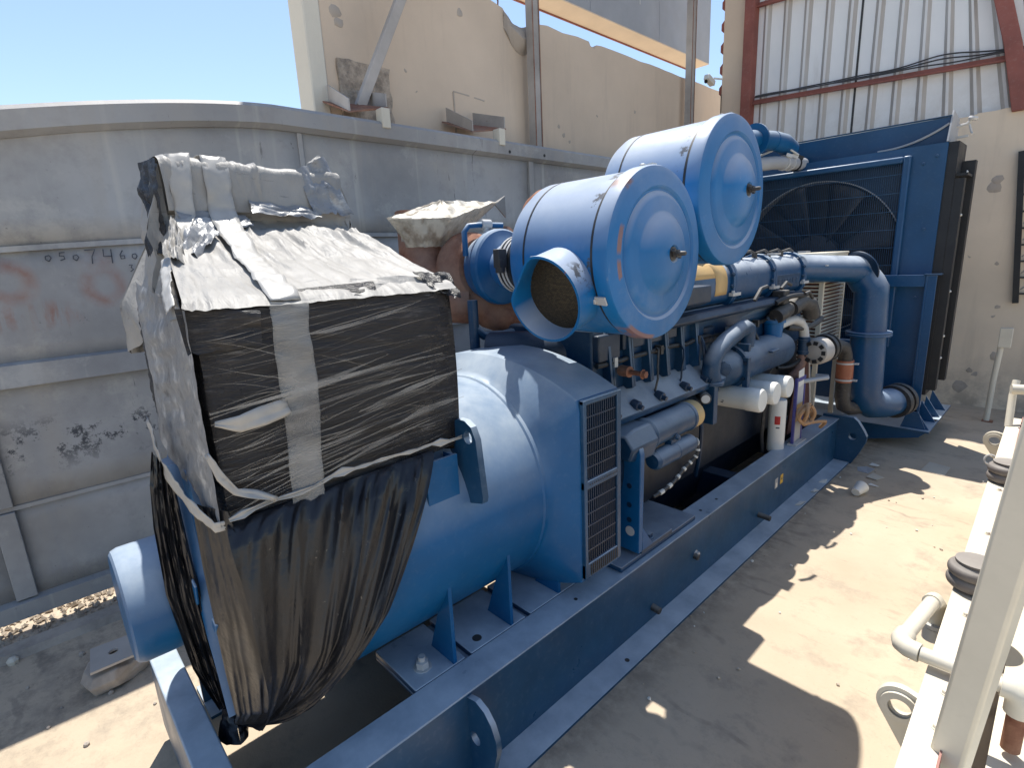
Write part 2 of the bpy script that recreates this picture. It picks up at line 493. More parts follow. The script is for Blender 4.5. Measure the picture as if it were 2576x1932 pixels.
class MB:
    def __init__(self):
        self.bm = bmesh.new()

    def box(self, lo, hi, rot=None, piv=None):
        c = [(a + b) / 2 for a, b in zip(lo, hi)]
        r = bmesh.ops.create_cube(self.bm, size=1.0)
        vs = r['verts']
        for v in vs:
            v.co = V((c[0] + v.co.x * (hi[0] - lo[0]), c[1] + v.co.y * (hi[1] - lo[1]), c[2] + v.co.z * (hi[2] - lo[2])))
        if rot is not None:
            pv = V(piv) if piv is not None else V(c)
            for v in vs:
                v.co = rot @ (v.co - pv) + pv
        return self

    def bar(self, a, b, wd, th, up=(0, 0, 1)):
        """rectangular bar from a to b"""
        a, b = V(a), V(b)
        d = (b - a).normalized()
        u = V(up)
        s = d.cross(u)
        if s.length < 1e-4:
            s = d.cross(V((1, 0, 0)))
        s.normalize()
        u = s.cross(d).normalized()
        vs = []
        for p in (a, b):
            for i, j in ((-1, -1), (1, -1), (1, 1), (-1, 1)):
                vs.append(self.bm.verts.new(p + s * i * wd / 2 + u * j * th / 2))
        for q in ((3, 2, 1, 0), (4, 5, 6, 7), (0, 1, 5, 4), (1, 2, 6, 5), (2, 3, 7, 6), (3, 0, 4, 7)):
            self.bm.faces.new([vs[k] for k in q])
        return self

    def lathe(self, prof, org, axis, n=32, cap=True, arc=None):
        """prof: list of (t along the axis, radius)"""
        u, v, a = basis(axis)
        o = V(org)
        rings = []
        for t, r in prof:
            if r < 1e-5:
                rings.append([self.bm.verts.new(o + a * t)])
            else:
                rings.append([self.bm.verts.new(o + a * t + (u * math.cos(2 * math.pi * i / n) + v * math.sin(2 * math.pi * i / n)) * r) for i in range(n)])
        for A, B in zip(rings, rings[1:]):
            if len(A) == 1 and len(B) == 1:
                continue
            for i in range(n):
                j = (i + 1) % n
                if len(A) == 1:
                    self.bm.faces.new((A[0], B[i], B[j]))
                elif len(B) == 1:
                    self.bm.faces.new((A[j], A[i], B[0]))
                else:
                    self.bm.faces.new((A[i], B[i], B[j], A[j]))
        if cap:
            for rg in (rings[0], rings[-1]):
                if len(rg) > 2:
                    self.bm.faces.new(rg)
        return self

    def cyl(self, a, b, r, r2=None, n=24, bev=0.0):
        a, b = V(a), V(b)
        L = (b - a).length
        r2 = r if r2 is None else r2
        if bev:
            pr = [(0, r - bev), (bev, r), (L - bev, r2), (L, r2 - bev)]
        else:
            pr = [(0, r), (L, r2)]
        return self.lathe(pr, a, b - a, n)

    def tube(self, pts, r, n=12, cap=True):
        pts = [V(p) for p in pts]
        rr = r if isinstance(r, (list, tuple)) else [r] * len(pts)
        rings = []
        pu = None
        for k, p in enumerate(pts):
            d = (pts[min(k + 1, len(pts) - 1)] - pts[max(k - 1, 0)]).normalized()
            if pu is None:
                u, v, _ = basis(d)
            else:
                u = (pu - d * pu.dot(d)).normalized()
                v = d.cross(u)
            pu = u
            rings.append([self.bm.verts.new(p + (u * math.cos(2 * math.pi * i / n) + v * math.sin(2 * math.pi * i / n)) * rr[k]) for i in range(n)])
        for A, B in zip(rings, rings[1:]):
            for i in range(n):
                j = (i + 1) % n
                self.bm.faces.new((A[i], A[j], B[j], B[i]))
        if cap:
            self.bm.faces.new(rings[0][::-1])
            self.bm.faces.new(rings[-1])
        return self

    def prism(self, poly, vec):
        """poly: 3-D points in one plane, extruded by vec"""
        vec = V(vec)
        a = [self.bm.verts.new(V(p)) for p in poly]
        b = [self.bm.verts.new(V(p) + vec) for p in poly]
        self.bm.faces.new(a[::-1])
        self.bm.faces.new(b)
        for i in range(len(a)):
            j = (i + 1) % len(a)
            self.bm.faces.new((a[i], a[j], b[j], b[i]))
        return self

    def loft(self, loops, closed=True, cap=True):
        rings = [[self.bm.verts.new(V(p)) for p in lp] for lp in loops]
        n = len(rings[0])
        for A, B in zip(rings, rings[1:]):
            for i in range(n if closed else n - 1):
                j = (i + 1) % n
                self.bm.faces.new((A[i], A[j], B[j], B[i]))
        if cap and closed:
            self.bm.faces.new(rings[0][::-1])
            self.bm.faces.new(rings[-1])
        return self

    def grid(self, f, nu, nv):
        vs = [[self.bm.verts.new(V(f(i / nu, j / nv))) for j in range(nv + 1)] for i in range(nu + 1)]
        for i in range(nu):
            for j in range(nv):
                self.bm.faces.new((vs[i][j], vs[i + 1][j], vs[i + 1][j + 1], vs[i][j + 1]))
        return self

    def ribbon(self, pts, wd, th=0.003, nrm=None):
        """flat strap through pts; nrm: list of surface normals"""
        pts = [V(p) for p in pts]
        loops = []
        for k, p in enumerate(pts):
            d = (pts[min(k + 1, len(pts) - 1)] - pts[max(k - 1, 0)]).normalized()
            nn = V(nrm[k] if isinstance(nrm, list) else nrm).normalized()
            s = d.cross(nn).normalized()
            ww = wd[k] if isinstance(wd, list) else wd
            loops.append([p + s * ww / 2, p - s * ww / 2, p - s * ww / 2 + nn * th, p + s * ww / 2 + nn * th])
        return self.loft(loops)

    def hexbolt(self, p, axis, r=0.015, h=0.012):
        u, v, a = basis(axis)
        self.lathe([(0, r * 1.35), (0.003, r * 1.35)], p, axis, 14)
        self.lathe([(0.003, r), (h, r), (h + 0.002, r * 0.8)], p, axis, 6)
        return self

    def build(self, name, m, parent=None, smooth=True, bevel=0.0, angle=38, kind=None):
        bmesh.ops.recalc_face_normals(self.bm, faces=self.bm.faces[:])
        me = bpy.data.meshes.new(name)
        self.bm.to_mesh(me)
        self.bm.free()
        me.materials.append(MATS[m] if isinstance(m, str) else m)
        if smooth:
            me.shade_smooth()
            me.set_sharp_from_angle(angle=R(angle))
        o = bpy.data.objects.new(name, me)
        COL.objects.link(o)
        if parent is not None:
            top = parent
            off = V((0, 0, 0))
            while top is not None:
                off += V(top.location)
                top = top.parent
            o.parent = parent
            o.location = -off
        if bevel:
            bv = o.modifiers.new("bevel", 'BEVEL')
            bv.width = bevel
            bv.segments = 2
            bv.limit_method = 'ANGLE'
            bv.angle_limit = R(40)
            bv.harden_normals = False
        if kind:
            o['kind'] = kind
        return o


def tag(o, label=None, cat=None, group=None, kind=None):
    if label:
        o['label'] = label
    if cat:
        o['category'] = cat
    if group:
        o['group'] = group
    if kind:
        o['kind'] = kind
    return o


def empty(name, loc, label, cat, group=None):
    o = bpy.data.objects.new(name, None)
    o.location = loc
    o.empty_display_size = 0.1
    COL.objects.link(o)
    return tag(o, label, cat, group)


def arc_pts(c, u, v, r, a0, a1, n):
    c, u, v = V(c), V(u), V(v)
    return [c + u * math.cos(R(a0 + (a1 - a0) * i / n)) * r + v * math.sin(R(a0 + (a1 - a0) * i / n)) * r for i in range(n + 1)]


def nz3(x, y, z, s=1.0):
    return noise.noise(V((x * s, y * s, z * s)))


def folds(a, b, ka, kb, seed):
    """ridged noise, elongated along b"""
    v = noise.noise(V((a * ka, b * kb, seed)))
    v2 = noise.noise(V((a * ka * 2.3, b * kb * 1.7, seed + 9.1)))
    return (1 - abs(v) * 2.2) * 0.65 + (1 - abs(v2) * 2.2) * 0.35


# ================================================================== SETTING
g = MB()
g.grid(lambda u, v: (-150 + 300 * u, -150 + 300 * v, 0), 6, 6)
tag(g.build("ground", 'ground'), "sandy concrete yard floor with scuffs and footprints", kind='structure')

# ---- grey steel wall on the left
TX = -3.80


def ztop(y):
    return 2.95 - (0.20 * ((1.5 - y) / 1.35) ** 1.5 if y < 1.5 else 0.0)


def zr(y, z):
    return z - (0.06 * ((1.5 - y) / 1.35) ** 1.5 if y < 1.5 else 0.0)


tank = empty("steel_wall", (TX, 2.5, 0), "long grey riveted steel plate wall with ribs, curving down at its near end", "wall")
YS = [-2.6, -0.23, 1.65, 3.87, 6.0, 7.6]
ROWS = [(0.20, 0.73, 0.0), (0.73, 1.45, 0.006), (1.45, 2.15, 0.0), (2.15, 2.84, 0.012)]


def ylist(a, b, st=0.25):
    n = max(2, int((b - a) / st))
    return [a + (b - a) * i / n for i in range(n + 1)]


for a, b in zip(YS, YS[1:]):
    for z0, z1, off in ROWS:
        m = MB()
        k = 1.0 if z0 > 2 else (0.3 if z0 > 1.2 else 0)

        def pf(u, v, a=a, b=b, z0=z0, z1=z1, off=off):
            y = a + 0.003 + (b - a - 0.006) * u
            z = z0 + (z1 - z0) * v
            zz = zr(y, z) if z > 1.9 else z
            if z1 > 2.8 and v > 0.5:
                zz = min(zz, ztop(y) - 0.12)
            return (TX + off + 0.010 * nz3(y, z, 0, 1.6), y, zz)
        m.grid(pf, 14, 5)
        o = m.build("plate", 'tank', tank)
        sm = o.modifiers.new("thickness", 'SOLIDIFY')
        sm.thickness = 0.012
        sm.offset = 0
for z, h, d in ((0.73, 0.022, 0.024), (2.15, 0.028, 0.030)):
    m = MB()
    m.loft([[(TX - 0.01, y, zr(y, z) if z > 2 else z), (TX + d, y, zr(y, z) if z > 2 else z), (TX + d, y, (zr(y, z) if z > 2 else z) - h), (TX - 0.01, y, (zr(y, z) if z > 2 else z) - h)] for y in ylist(-2.6, 7.6)])
    m.build("rib", 'tank', tank)
m = MB()
m.loft([[(TX - 0.01, y, 1.50), (TX + 0.055, y, 1.485), (TX + 0.065, y, 1.37), (TX + 0.052, y, 1.365), (TX + 0.045, y, 1.46), (TX - 0.01, y, 1.47)] for y in ylist(-2.6, 7.6)])
m.build("rib", 'tank', tank, angle=25)
m = MB()
m.loft([[(TX - 0.05, y, ztop(y)), (TX + 0.05, y, ztop(y)), (TX + 0.078, y, ztop(y) - 0.025), (TX + 0.078, y, ztop(y) - 0.12), (TX + 0.03, y, ztop(y) - 0.145), (TX - 0.05, y, ztop(y) - 0.145)] for y in ylist(-2.6, 7.6, 0.12)])
m.build("top_beam", 'tank', tank, angle=25)
m = MB()
m.loft([[(TX - 0.03, y, 0.20), (TX + 0.06, y, 0.19), (TX + 0.06, y, 0.10), (TX - 0.03, y, 0.09)] for y in ylist(-2.6, 7.6)])
m.build("bottom_beam", 'tank', tank)
for y, wd, d in ((-0.23, 0.09, 0.04), (1.65, 0.035, 0.022), (3.87, 0.06, 0.045), (6.0, 0.06, 0.045)):
    m = MB()
    m.box((TX - 0.01, y - wd / 2, 0.202), (TX + d, y + wd / 2, 0.705))
    m.box((TX - 0.01, y - wd / 2, 0.733), (TX + d, y + wd / 2, 1.362))
    m.box((TX - 0.01, y - wd / 2, 1.503), (TX + d, y + wd / 2, 2.112))
    m.box((TX - 0.01, y - wd / 2, 2.155), (TX + d, y + wd / 2, ztop(y) - 0.146))
    m.build("post", 'tank', tank, bevel=0.004)
for y in (-2.2, 0.9, 3.0, 5.2, 7.3):
    m = MB()
    m.box((TX - 0.05, y - 0.05, 0), (TX + 0.0, y + 0.05, 0.092))
    m.build("foot", 'tank', tank)
for y, z in ((3.56, 2.855), (4.02, 2.865)):
    m = MB()
    m.cyl((TX + 0.0785, y, z), (TX + 0.0805, y, z), 0.014, n=14)
    m.build("bolt_hole", 'black', tank)

# hand-written digits and stray marks, painted strokes 2 mm proud
STRK = {'0': [[(0.3, 0), (0.05, 0.2), (0.1, 0.5), (0.4, 0.6), (0.55, 0.35), (0.35, 0.02), (0.25, 0)]],
        '5': [[(0.6, 0.9), (0.15, 0.85), (0.1, 0.5), (0.45, 0.5), (0.5, 0.2), (0.1, 0.05)]],
        '7': [[(0, 0.95), (0.6, 1.0), (0.35, 0.5), (0.3, 0)]],
        '4': [[(0.1, 1), (0.05, 0.5), (0.55, 0.5)], [(0.55, 1), (0.5, 0)]],
        '6': [[(0.4, 1), (0.1, 0.5), (0.15, 0.05), (0.5, 0.1), (0.5, 0.4), (0.15, 0.4)]],
        '2': [[(0.05, 0.8), (0.35, 1), (0.55, 0.75), (0.25, 0.35), (0.0, 0.05), (0.6, 0.0)]],
        '3': [[(0.05, 0.9), (0.45, 0.95), (0.25, 0.55), (0.5, 0.3), (0.1, 0.0)]],
        '8': [[(0.3, 0.5), (0.05, 0.8), (0.3, 1), (0.5, 0.8), (0.1, 0.25), (0.3, 0), (0.5, 0.25), (0.3, 0.5)]]}
m = MB()


def write(txt, y, z, s, step, big=()):
    for i, ch in enumerate(txt):
        k = s * (1.55 if i in big else 1.0)
        for st in STRK[ch]:
            pts = [(TX + 0.0195, y + px * k, z + pz * k - 0.02 * (i in big)) for px, pz in st]
            m.ribbon(pts, 0.0055, 0.001, (1, 0, 0))
        y += step * (1.3 if i in big else 1.0)


write("05074602", 0.185, 2.005, 0.050, 0.058, big=(3, 4, 7))
write("38", 0.545, 1.935, 0.040, 0.045)
m.build("written_digits", 'ink', tank)

# kerb and gravel at the foot of the wall
m = MB()
m.loft([[(-3.63, y, 0), (-3.625, y, 0.045), (-3.53, y, 0.04 + 0.006 * nz3(y, 1, 0, 3)), (-3.515, y, 0)] for y in ylist(-3, 7.6, 0.3)])
tag(m.build("kerb", 'mortar'), "low grey concrete kerb along the foot of the steel wall", kind='structure')
m = MB()
rs = random.Random(3)
for i in range(1500):
    x = rs.uniform(-4.05, -3.64)
    y = rs.uniform(-1.2, 1.6)
    r = rs.uniform(0.006, 0.022)
    vs = []
    c = V((x, y, r * 0.5))
    q = [V((1, 0, 0)), V((-0.6, 0.8, 0)), V((-0.5, -0.9, 0)), V((0, 0, 0.9)), V((0, 0, -0.6))]
    rot = Matrix.Rotation(rs.uniform(0, 6.28), 3, 'Z')
    vs = [m.bm.verts.new(c + rot @ p * r * rs.uniform(0.7, 1.3)) for p in q]
    for f in ((0, 1, 3), (1, 2, 3), (2, 0, 3), (1, 0, 4), (2, 1, 4), (0, 2, 4)):
        m.bm.faces.new([vs[k] for k in f])
tag(m.build("gravel", 'gravel', smooth=False), "loose sunlit gravel under the steel wall", kind='stuff')

# ---- tall beige boundary wall behind the steel wall
WX = -4.30
bw = empty("boundary_wall", (WX, 5, 0), "tall beige rendered boundary wall with a broken top edge", "wall")
rs = random.Random(5)
top = [(2.16, 5.4), (3.3, 5.4), (3.42, 4.62), (3.75, 4.39), (3.95, 4.36), (4.10, 4.33), (4.16, 4.27), (4.24, 4.22), (4.34, 4.18), (4.44, 4.19), (4.52, 4.24), (4.58, 4.30), (4.75, 4.325), (5.0, 4.31), (5.25, 4.33)]
y = 5.3
top += [(5.46, 4.325), (5.49, 4.285), (5.56, 4.27), (5.60, 4.315)]
y = 5.7
while y < 9.5:
    top.append((y, 4.325 + rs.uniform(-0.006, 0.006)))
    y += rs.uniform(0.12, 0.3)
top.append((9.6, 4.3))
poly = [(WX, 2.16, 0)] + [(WX, a, b) for a, b in top] + [(WX, 9.6, 0)]
m = MB()
m.prism(poly, (-0.22, 0, 0))
m.build("render_face", 'plaster', bw, smooth=False)
m = MB()
m.box((WX - 0.24, 2.02, 0), (WX + 0.012, 2.158, 5.4))
m.build("end_pillar", 'plaster_edge', bw, bevel=0.012)


def ragged(m, y0, y1, z0, z1, x, t, amp, seed, n=9):
    r2 = random.Random(seed)
    pts = []
    for i in range(n):
        pts.append((y0 + (y1 - y0) * i / n, z1 + r2.uniform(-amp, amp)))
    for i in range(n):
        pts.append((y1 + r2.uniform(-amp, amp), z1 + (z0 - z1) * i / n))
    for i in range(n):
        pts.append((y1 + (y0 - y1) * i / n, z0 + r2.uniform(-amp, amp)))
    for i in range(n):
        pts.append((y0 + r2.uniform(-amp, amp), z0 + (z1 - z0) * i / n))
    m.prism([(x, a, b) for a, b in pts], (t, 0, 0))


m = MB()
ragged(m, 2.25, 2.72, 3.02, 3.52, WX, 0.022, 0.012, 11)
m.build("mortar_patch", 'patch', bw, smooth=False)
m = MB()
ragged(m, 3.42, 3.78, 3.0, 3.46, WX, 0.008, 0.004, 12)
m.build("plaster_patch", 'plaster', bw, smooth=False)
m = MB()
for a, b in (((3.415, 3.0), (3.41, 3.46)), ((3.41, 3.465), (3.6, 3.455)), ((3.66, 3.45), (3.79, 3.44))):
    m.bar((WX + 0.004, a[0], a[1]), (WX + 0.004, b[0], b[1]), 0.012, 0.012, (1, 0, 0))
m.build("patch_crack", 'mortar', bw)
# cloth-like mortar bulge at the broken top
m = MB()
m.grid(lambda u, v: (WX + 0.006 + 0.07 * math.sin(math.pi * v) * math.sin(math.pi * u) + 0.02 * nz3(u, v, 0, 5), 4.10 + 0.44 * u, 4.31 - 0.10 * math.sin(math.pi * u) - (0.16 + 0.10 * math.sin(u * 2.5)) * v + 0.01 * nz3(u, v, 2, 6)), 14, 8)
m.build("torn_mortar", 'mortar', bw)
m = MB()
m.tube([(WX - 0.05, 4.06, 4.2), (WX - 0.04, 4.08, 4.40), (WX - 0.05, 4.02, 4.50), (WX - 0.05, 4.05, 4.62)], 0.008, 6)
m.build("rebar_end", 'rust', bw)
m = MB()
rs = random.Random(21)
for y, z, r in ((3.55, 4.15, 0.035), (2.29, 3.86, 0.05), (2.31, 3.78, 0.04), (4.9, 3.35, 0.02), (4.98, 3.26, 0.025), (5.6, 3.55, 0.015), (6.4, 3.7, 0.02), (3.0, 3.4, 0.012), (2.9, 3.55, 0.02), (5.08, 3.2, 0.015)):
    m.lathe([(0.0, r), (0.003, r * 0.9)], (WX, y, z), (1, 0.001, 0), 9)
for vv in m.bm.verts:
    vv.co.z += 0.5 * 0.04 * nz3(vv.co.y, vv.co.z, 1, 40)
    vv.co.y += 0.3 * 0.04 * nz3(vv.co.y, vv.co.z, 5, 40)
m.build("spall_mark", 'mortar', bw)

# steel brackets, strut, uprights, sign
for bx, lab, y0, y1, st in ((-3.90, "rusty channel bracket on the steel wall below the sloping strut", 2.07, 2.40, 2.30),
                            (-3.90, "short rusty angle bracket on the steel wall beside the tall upright", 3.22, 3.62, 3.47)):
    br = empty("steel_bracket", (bx, y0, 2.95), lab, "bracket", "rusty steel brackets on the steel wall")
    ay, by = y0, y1
    m = MB()
    m.prism([(-4.28, ay + 0.02, 3.17), (-4.28, by + 0.02, 3.17), (-3.80, by - 0.02, 3.06), (-3.80, ay - 0.02, 2.99)], (0, 0, 0.012))
    m.build("base_plate", 'rust', br)
    m = MB()
    m.prism([(-4.26, by - 0.02, 3.185), (-3.80, by - 0.04, 3.075), (-3.80, by - 0.04, 3.165), (-4.26, by - 0.02, 3.30)], (0, 0.012, 0))
    m.build("flange", 'grey_steel', br)
    m = MB()
    m.prism([(-4.26, ay + 0.06, 3.18), (-3.80, ay - 0.02, 3.003), (-3.80, ay - 0.02, 3.085), (-4.26, ay + 0.06, 3.30)], (0, 0.012, 0))
    m.build("flange", 'grey_steel', br)
    m = MB()
    m.box((-3.80, st - 0.035, 2.90), (-3.71, st + 0.035, 3.04))
    m.build("stub", 'cream_clean', br, bevel=0.006)
m = MB()
m.bar((-4.02, 2.26, 3.10), (-4.02, 2.86, 4.22), 0.075, 0.06, (1, 0, 0))
m.bar((-4.02, 2.86, 4.22), (-4.02, 3.15, 4.75), 0.075, 0.06, (1, 0, 0))
tag(m.build("strut", 'grey_steel', bevel=0.004), "sloping dusty steel strut rising from the bracket across the beige wall", "strut")
for y, wd, hgt, lab in ((4.38, 0.10, 6.2, "thicker weathered steel upright in front of the broken wall top"), (7.55, 0.10, 6.4, "thinner rust-streaked steel upright in front of the grey sign")):
    up = empty("upright_post", (-4.15, y, 0), lab, "post", "steel uprights by the beige wall")
    m = MB()
    m.box((-4.20, y - wd / 2 + 0.009, 0), (-4.122, y + wd / 2 - 0.009, hgt))
    m.build("web", 'grey_steel', up, bevel=0.004)
    for s_ in (-1, 1):
        m = MB()
        m.box((-4.21, y + s_ * (wd / 2 - 0.004) - 0.004, 0), (-4.118, y + s_ * (wd / 2 - 0.004) + 0.004, hgt))
        m.build("flange", 'grey_steel', up)
        m = MB()
        m.box((-4.1175, y + s_ * (wd / 2 - 0.004) - 0.006, 0), (-4.1145, y + s_ * (wd / 2 - 0.004) + 0.006, hgt))
        m.build("rusty_edge", 'rust', up)
sg = empty("sign_board", (-4.85, 6, 4.9), "large grey sign board seen from behind above the beige wall", "sign")
m = MB()
for y0, y1 in ((2.0, 6.0), (6.006, 7.6), (7.606, 9.12)):
    m = MB()
    m.box((-4.72, y0, 4.90), (-4.70, y1, 6.6))
    m.build("sheet", 'sign_grey', sg)
m = MB()
m.box((-5.02, 2.0, 4.885), (-4.70, 9.12, 4.898))
m.build("soffit", 'sign_tan', sg)
m = MB()
m.box((-5.04, 2.0, 4.87), (-5.02, 9.12, 6.6))
m.build("far_sheet", 'red_oxide', sg)
m = MB()
m.bar((-4.698, 7.1, 5.25), (-4.698, 7.12, 6.2), 0.012, 0.002, (1, 0, 0))
m.build("white_streak", 'white_paper', sg)
for py in (4.38, 7.55):
    pass

# ---- shed at the back
shed = empty("shed_wall", (-2, 8, 0), "open-sided shed end with pale corrugated cladding over a cream rendered dado wall", "wall")
m = MB()
rs = random.Random(9)
pts = [(-3.56, 7.9, 0), (-3.56, 7.9, 3.22)]
x = -3.4
while x < 0.9:
    z = 3.225 - (x + 2.8) * 0.016 + rs.uniform(-0.02, 0.025)
    if -2.20 < x < -2.02 or -1.62 < x < -1.50:
        z -= 0.10
    pts.append((x, 7.9, z))
    x += rs.uniform(0.05, 0.14)
pts += [(0.9, 7.9, 3.17), (0.9, 7.9, 0)]
m.prism(pts, (0, 0.055, 0))
m.build("dado_wall", 'plaster_light', shed, smooth=False)
m = MB()
for (xx, zz, r) in ((-0.78, 2.42, 0.06), (-0.76, 2.50, 0.05), (-0.60, 1.15, 0.02), (-0.75, 0.42, 0.03), (-0.70, 0.38, 0.025), (-0.9, 1.7, 0.012), (-0.66, 1.62, 0.02), (-0.62, 1.05, 0.012), (-0.55, 0.6, 0.05), (-0.82, 0.22, 0.07)):
    m.lathe([(0.0, r), (0.003, r * 0.85)], (xx, 7.9, zz), (0.001, -1, 0), 9)
for vv in m.bm.verts:
    vv.co.x += 0.02 * nz3(vv.co.x, vv.co.z, 1, 30)
    vv.co.z += 0.03 * nz3(vv.co.x, vv.co.z, 5, 30)
m.build("spall_mark", 'mortar', shed)


def bend(x, z):
    k = min(1.0, max(0.0, (x + 2.2) / 1.4))
    return x - 0.20 * k * k * (z - 3.2)


def clad(x0, x1, yb):
    m = MB()
    P_, prof = 0.250, []
    x = x0
    while x < x1 - 0.02:
        for dx, dy in ((0, 0), (0.132, 0), (0.168, -0.032), (0.196, -0.032), (0.232, 0)):
            if x + dx < x1:
                prof.append((x + dx, yb + dy))
        x += P_
    prof.append((x1, yb))
    loops = [[(bend(px, z), py, z) for px, py in prof] for z in (3.0, 3.4, 3.8, 4.3, 5.0, 5.8, 6.6)]
    m.loft(loops, closed=False, cap=False)
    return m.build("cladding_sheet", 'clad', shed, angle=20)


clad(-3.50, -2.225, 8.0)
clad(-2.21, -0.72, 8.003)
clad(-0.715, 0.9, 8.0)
m = MB()
m.box((-2.228, 7.995, 3.0), (-2.205, 8.0, 6.6))
m.build("lap_joint", 'dark_metal', shed)
m = MB()
m.box((-3.56, 7.83, 3.0), (-3.43, 7.99, 6.6))
m.build("column", 'red_oxide', shed, bevel=0.006)
m = MB()
pl = [(-0.66, 7.90, 3.15), (-0.735, 7.90, 3.5), (-0.80, 7.90, 3.8), (-0.93, 7.90, 4.25), (-1.12, 7.90, 4.8), (-1.40, 7.90, 5.5)]
m.loft([[(x - 0.07, 7.86, z), (x + 0.07, 7.86, z), (x + 0.07, 7.96, z), (x - 0.07, 7.96, z)] for x, y, z in pl])
m.build("column", 'red_oxide', shed, bevel=0.006)
for za, zb in ((3.82, 3.66), (5.0, 4.83)):
    m = MB()
    loops = []
    for i in range(9):
        x = -3.43 + 4.0 * i / 8
        z = za + (zb - za) * min(1.15, (x + 3.43) / 2.6)
        loops.append([(x, 7.90, z), (x, 7.96, z), (x, 7.96, z + 0.06), (x, 7.945, z + 0.06), (x, 7.945, z + 0.015), (x, 7.90, z + 0.015)])
    m.loft(loops)
    m.build("rail", 'red_oxide', shed, angle=20)
m = MB()
for k in range(3):
    pts = []
    for i in range(40):
        x = -3.40 + 2.75 * i / 39
        z = 3.905 - 0.16 * (x + 3.43) / 2.6 + 0.012 * k + 0.02 * nz3(x, k, 0, 2.1) + (0.035 * math.exp(-((x + 1.35) / 0.3) ** 2) * k)
        pts.append((x, 7.915 + 0.012 * k, z))
    m.tube(pts, 0.008, 6)
m.build("cable_run", 'dark_metal', shed)
m = MB()
m.box((-3.88, 7.92, 3.0), (-3.562, 8.10, 6.6))
m.build("corner_flashing", 'plaster', shed, bevel=0.01)
for k in range(9):
    z = 4.02 + 0.27 * k
    m = MB()
    m.prism([(-3.881, 7.95, z), (-3.93, 7.95, z + 0.05), (-3.93, 7.95, z + 0.13), (-3.881, 7.95, z + 0.18)], (0, 0.14, 0))
    m.build("sheet_edge", 'red_oxide', shed)
m = MB()
m.tube([(-3.87, 7.9, 4.05), (-3.86, 7.88, 3.8), (-3.82, 7.87, 3.45)], 0.006, 6)
m.build("loose_wire", 'dark_metal', shed)
cc = empty("security_camera", (-3.90, 7.85, 4.28), "small white bullet camera fixed to the shed corner", "camera")
m = MB()
m.box((-4.02, 7.66, 4.20), (-3.94, 7.86, 4.27), Matrix.Rotation(R(-18), 3, 'X'))
m.build("camera_body", 'white_filter', cc, bevel=0.008)
m = MB()
m.bar((-3.96, 7.84, 4.27), (-3.87, 7.92, 4.25), 0.02, 0.02)
m.build("mount_arm", 'white_filter', cc)
m = MB()
m.cyl((-3.98, 7.662, 4.205), (-3.98, 7.65, 4.20), 0.024, n=14)
m.build("lens", 'black', cc)

# dark rack and white stand near the back wall
rk = empty("spiked_rack", (-0.45, 7.86, 1.2), "dark wall rack with rows of pegs at the far right of the back wall", "rack")
for x0, x1 in ((-0.455, -0.60), (0.25, 0.12)):
    m = MB()
    m.bar((x0, 7.86, 1.20), (x1, 7.86, 2.75), 0.05, 0.05)
    m.build("upright", 'black', rk)
for k in range(8):
    z = 1.30 + 0.17 * k
    dx = -0.145 * (z - 1.2) / 1.55
    m = MB()
    m.bar((-0.428 + dx, 7.86, z), (0.223 + dx, 7.86, z), 0.02, 0.02)
    m.build("rung", 'dark_metal', rk)
    m = MB()
    m.cyl((-0.42 + dx, 7.84, z + 0.05), (-0.38 + dx, 7.74, z + 0.09), 0.008, n=8)
    m.build("peg", 'galv', rk)
st = empty("pipe_stand", (-0.49, 7.3, 0), "white painted pipe stand with a flat head in front of the cream back wall", "stand")
m = MB()
m.tube([(-0.495, 7.3, 0.012), (-0.49, 7.3, 0.45), (-0.475, 7.3, 0.80)], 0.026, 10)
m.build("tube", 'cream', st)
m = MB()
m.box((-0.53, 7.26, 0), (-0.44, 7.34, 0.012))
m.build("foot_plate", 'rust', st)
m = MB()
m.box((-0.50, 7.26, 0.80), (-0.40, 7.34, 1.0))
m.build("head_plate", 'cream', st, bevel=0.006)


# ================================================================== GENERATOR SET
from mathutils.geometry import tessellate_polygon


def plate_hole(m, outer, holes, vec):
    """flat plate (3-D outline, 3-D hole outlines) extruded by vec"""
    vec = V(vec)
    allp = [V(p) for p in outer] + [V(p) for h in holes for p in h]
    tris = tessellate_polygon([[V(p) for p in outer]] + [[V(p) for p in h] for h in holes])
    a = [m.bm.verts.new(p) for p in allp]
    b = [m.bm.verts.new(p + vec) for p in allp]
    for t in tris:
        try:
            m.bm.faces.new([a[i] for i in t])
            m.bm.faces.new([b[i] for i in reversed(t)])
        except ValueError:
            pass
    st = 0
    for lp in [outer] + list(holes):
        n = len(lp)
        for i in range(n):
            j = (i + 1) % n
            m.bm.faces.new((a[st + i], a[st + j], b[st + j], b[st + i]))
        st += n
    return m


def circ(c, u, v, r, n=20):
    return [V(c) + V(u) * math.cos(2 * math.pi * i / n) * r + V(v) * math.sin(2 * math.pi * i / n) * r for i in range(n)]


GX, GZ = -1.90, 0.90
gs = empty("generator_set", (GX, 2.5, 0), "large blue diesel generator set on a long steel skid with two round air cleaners", "generator")

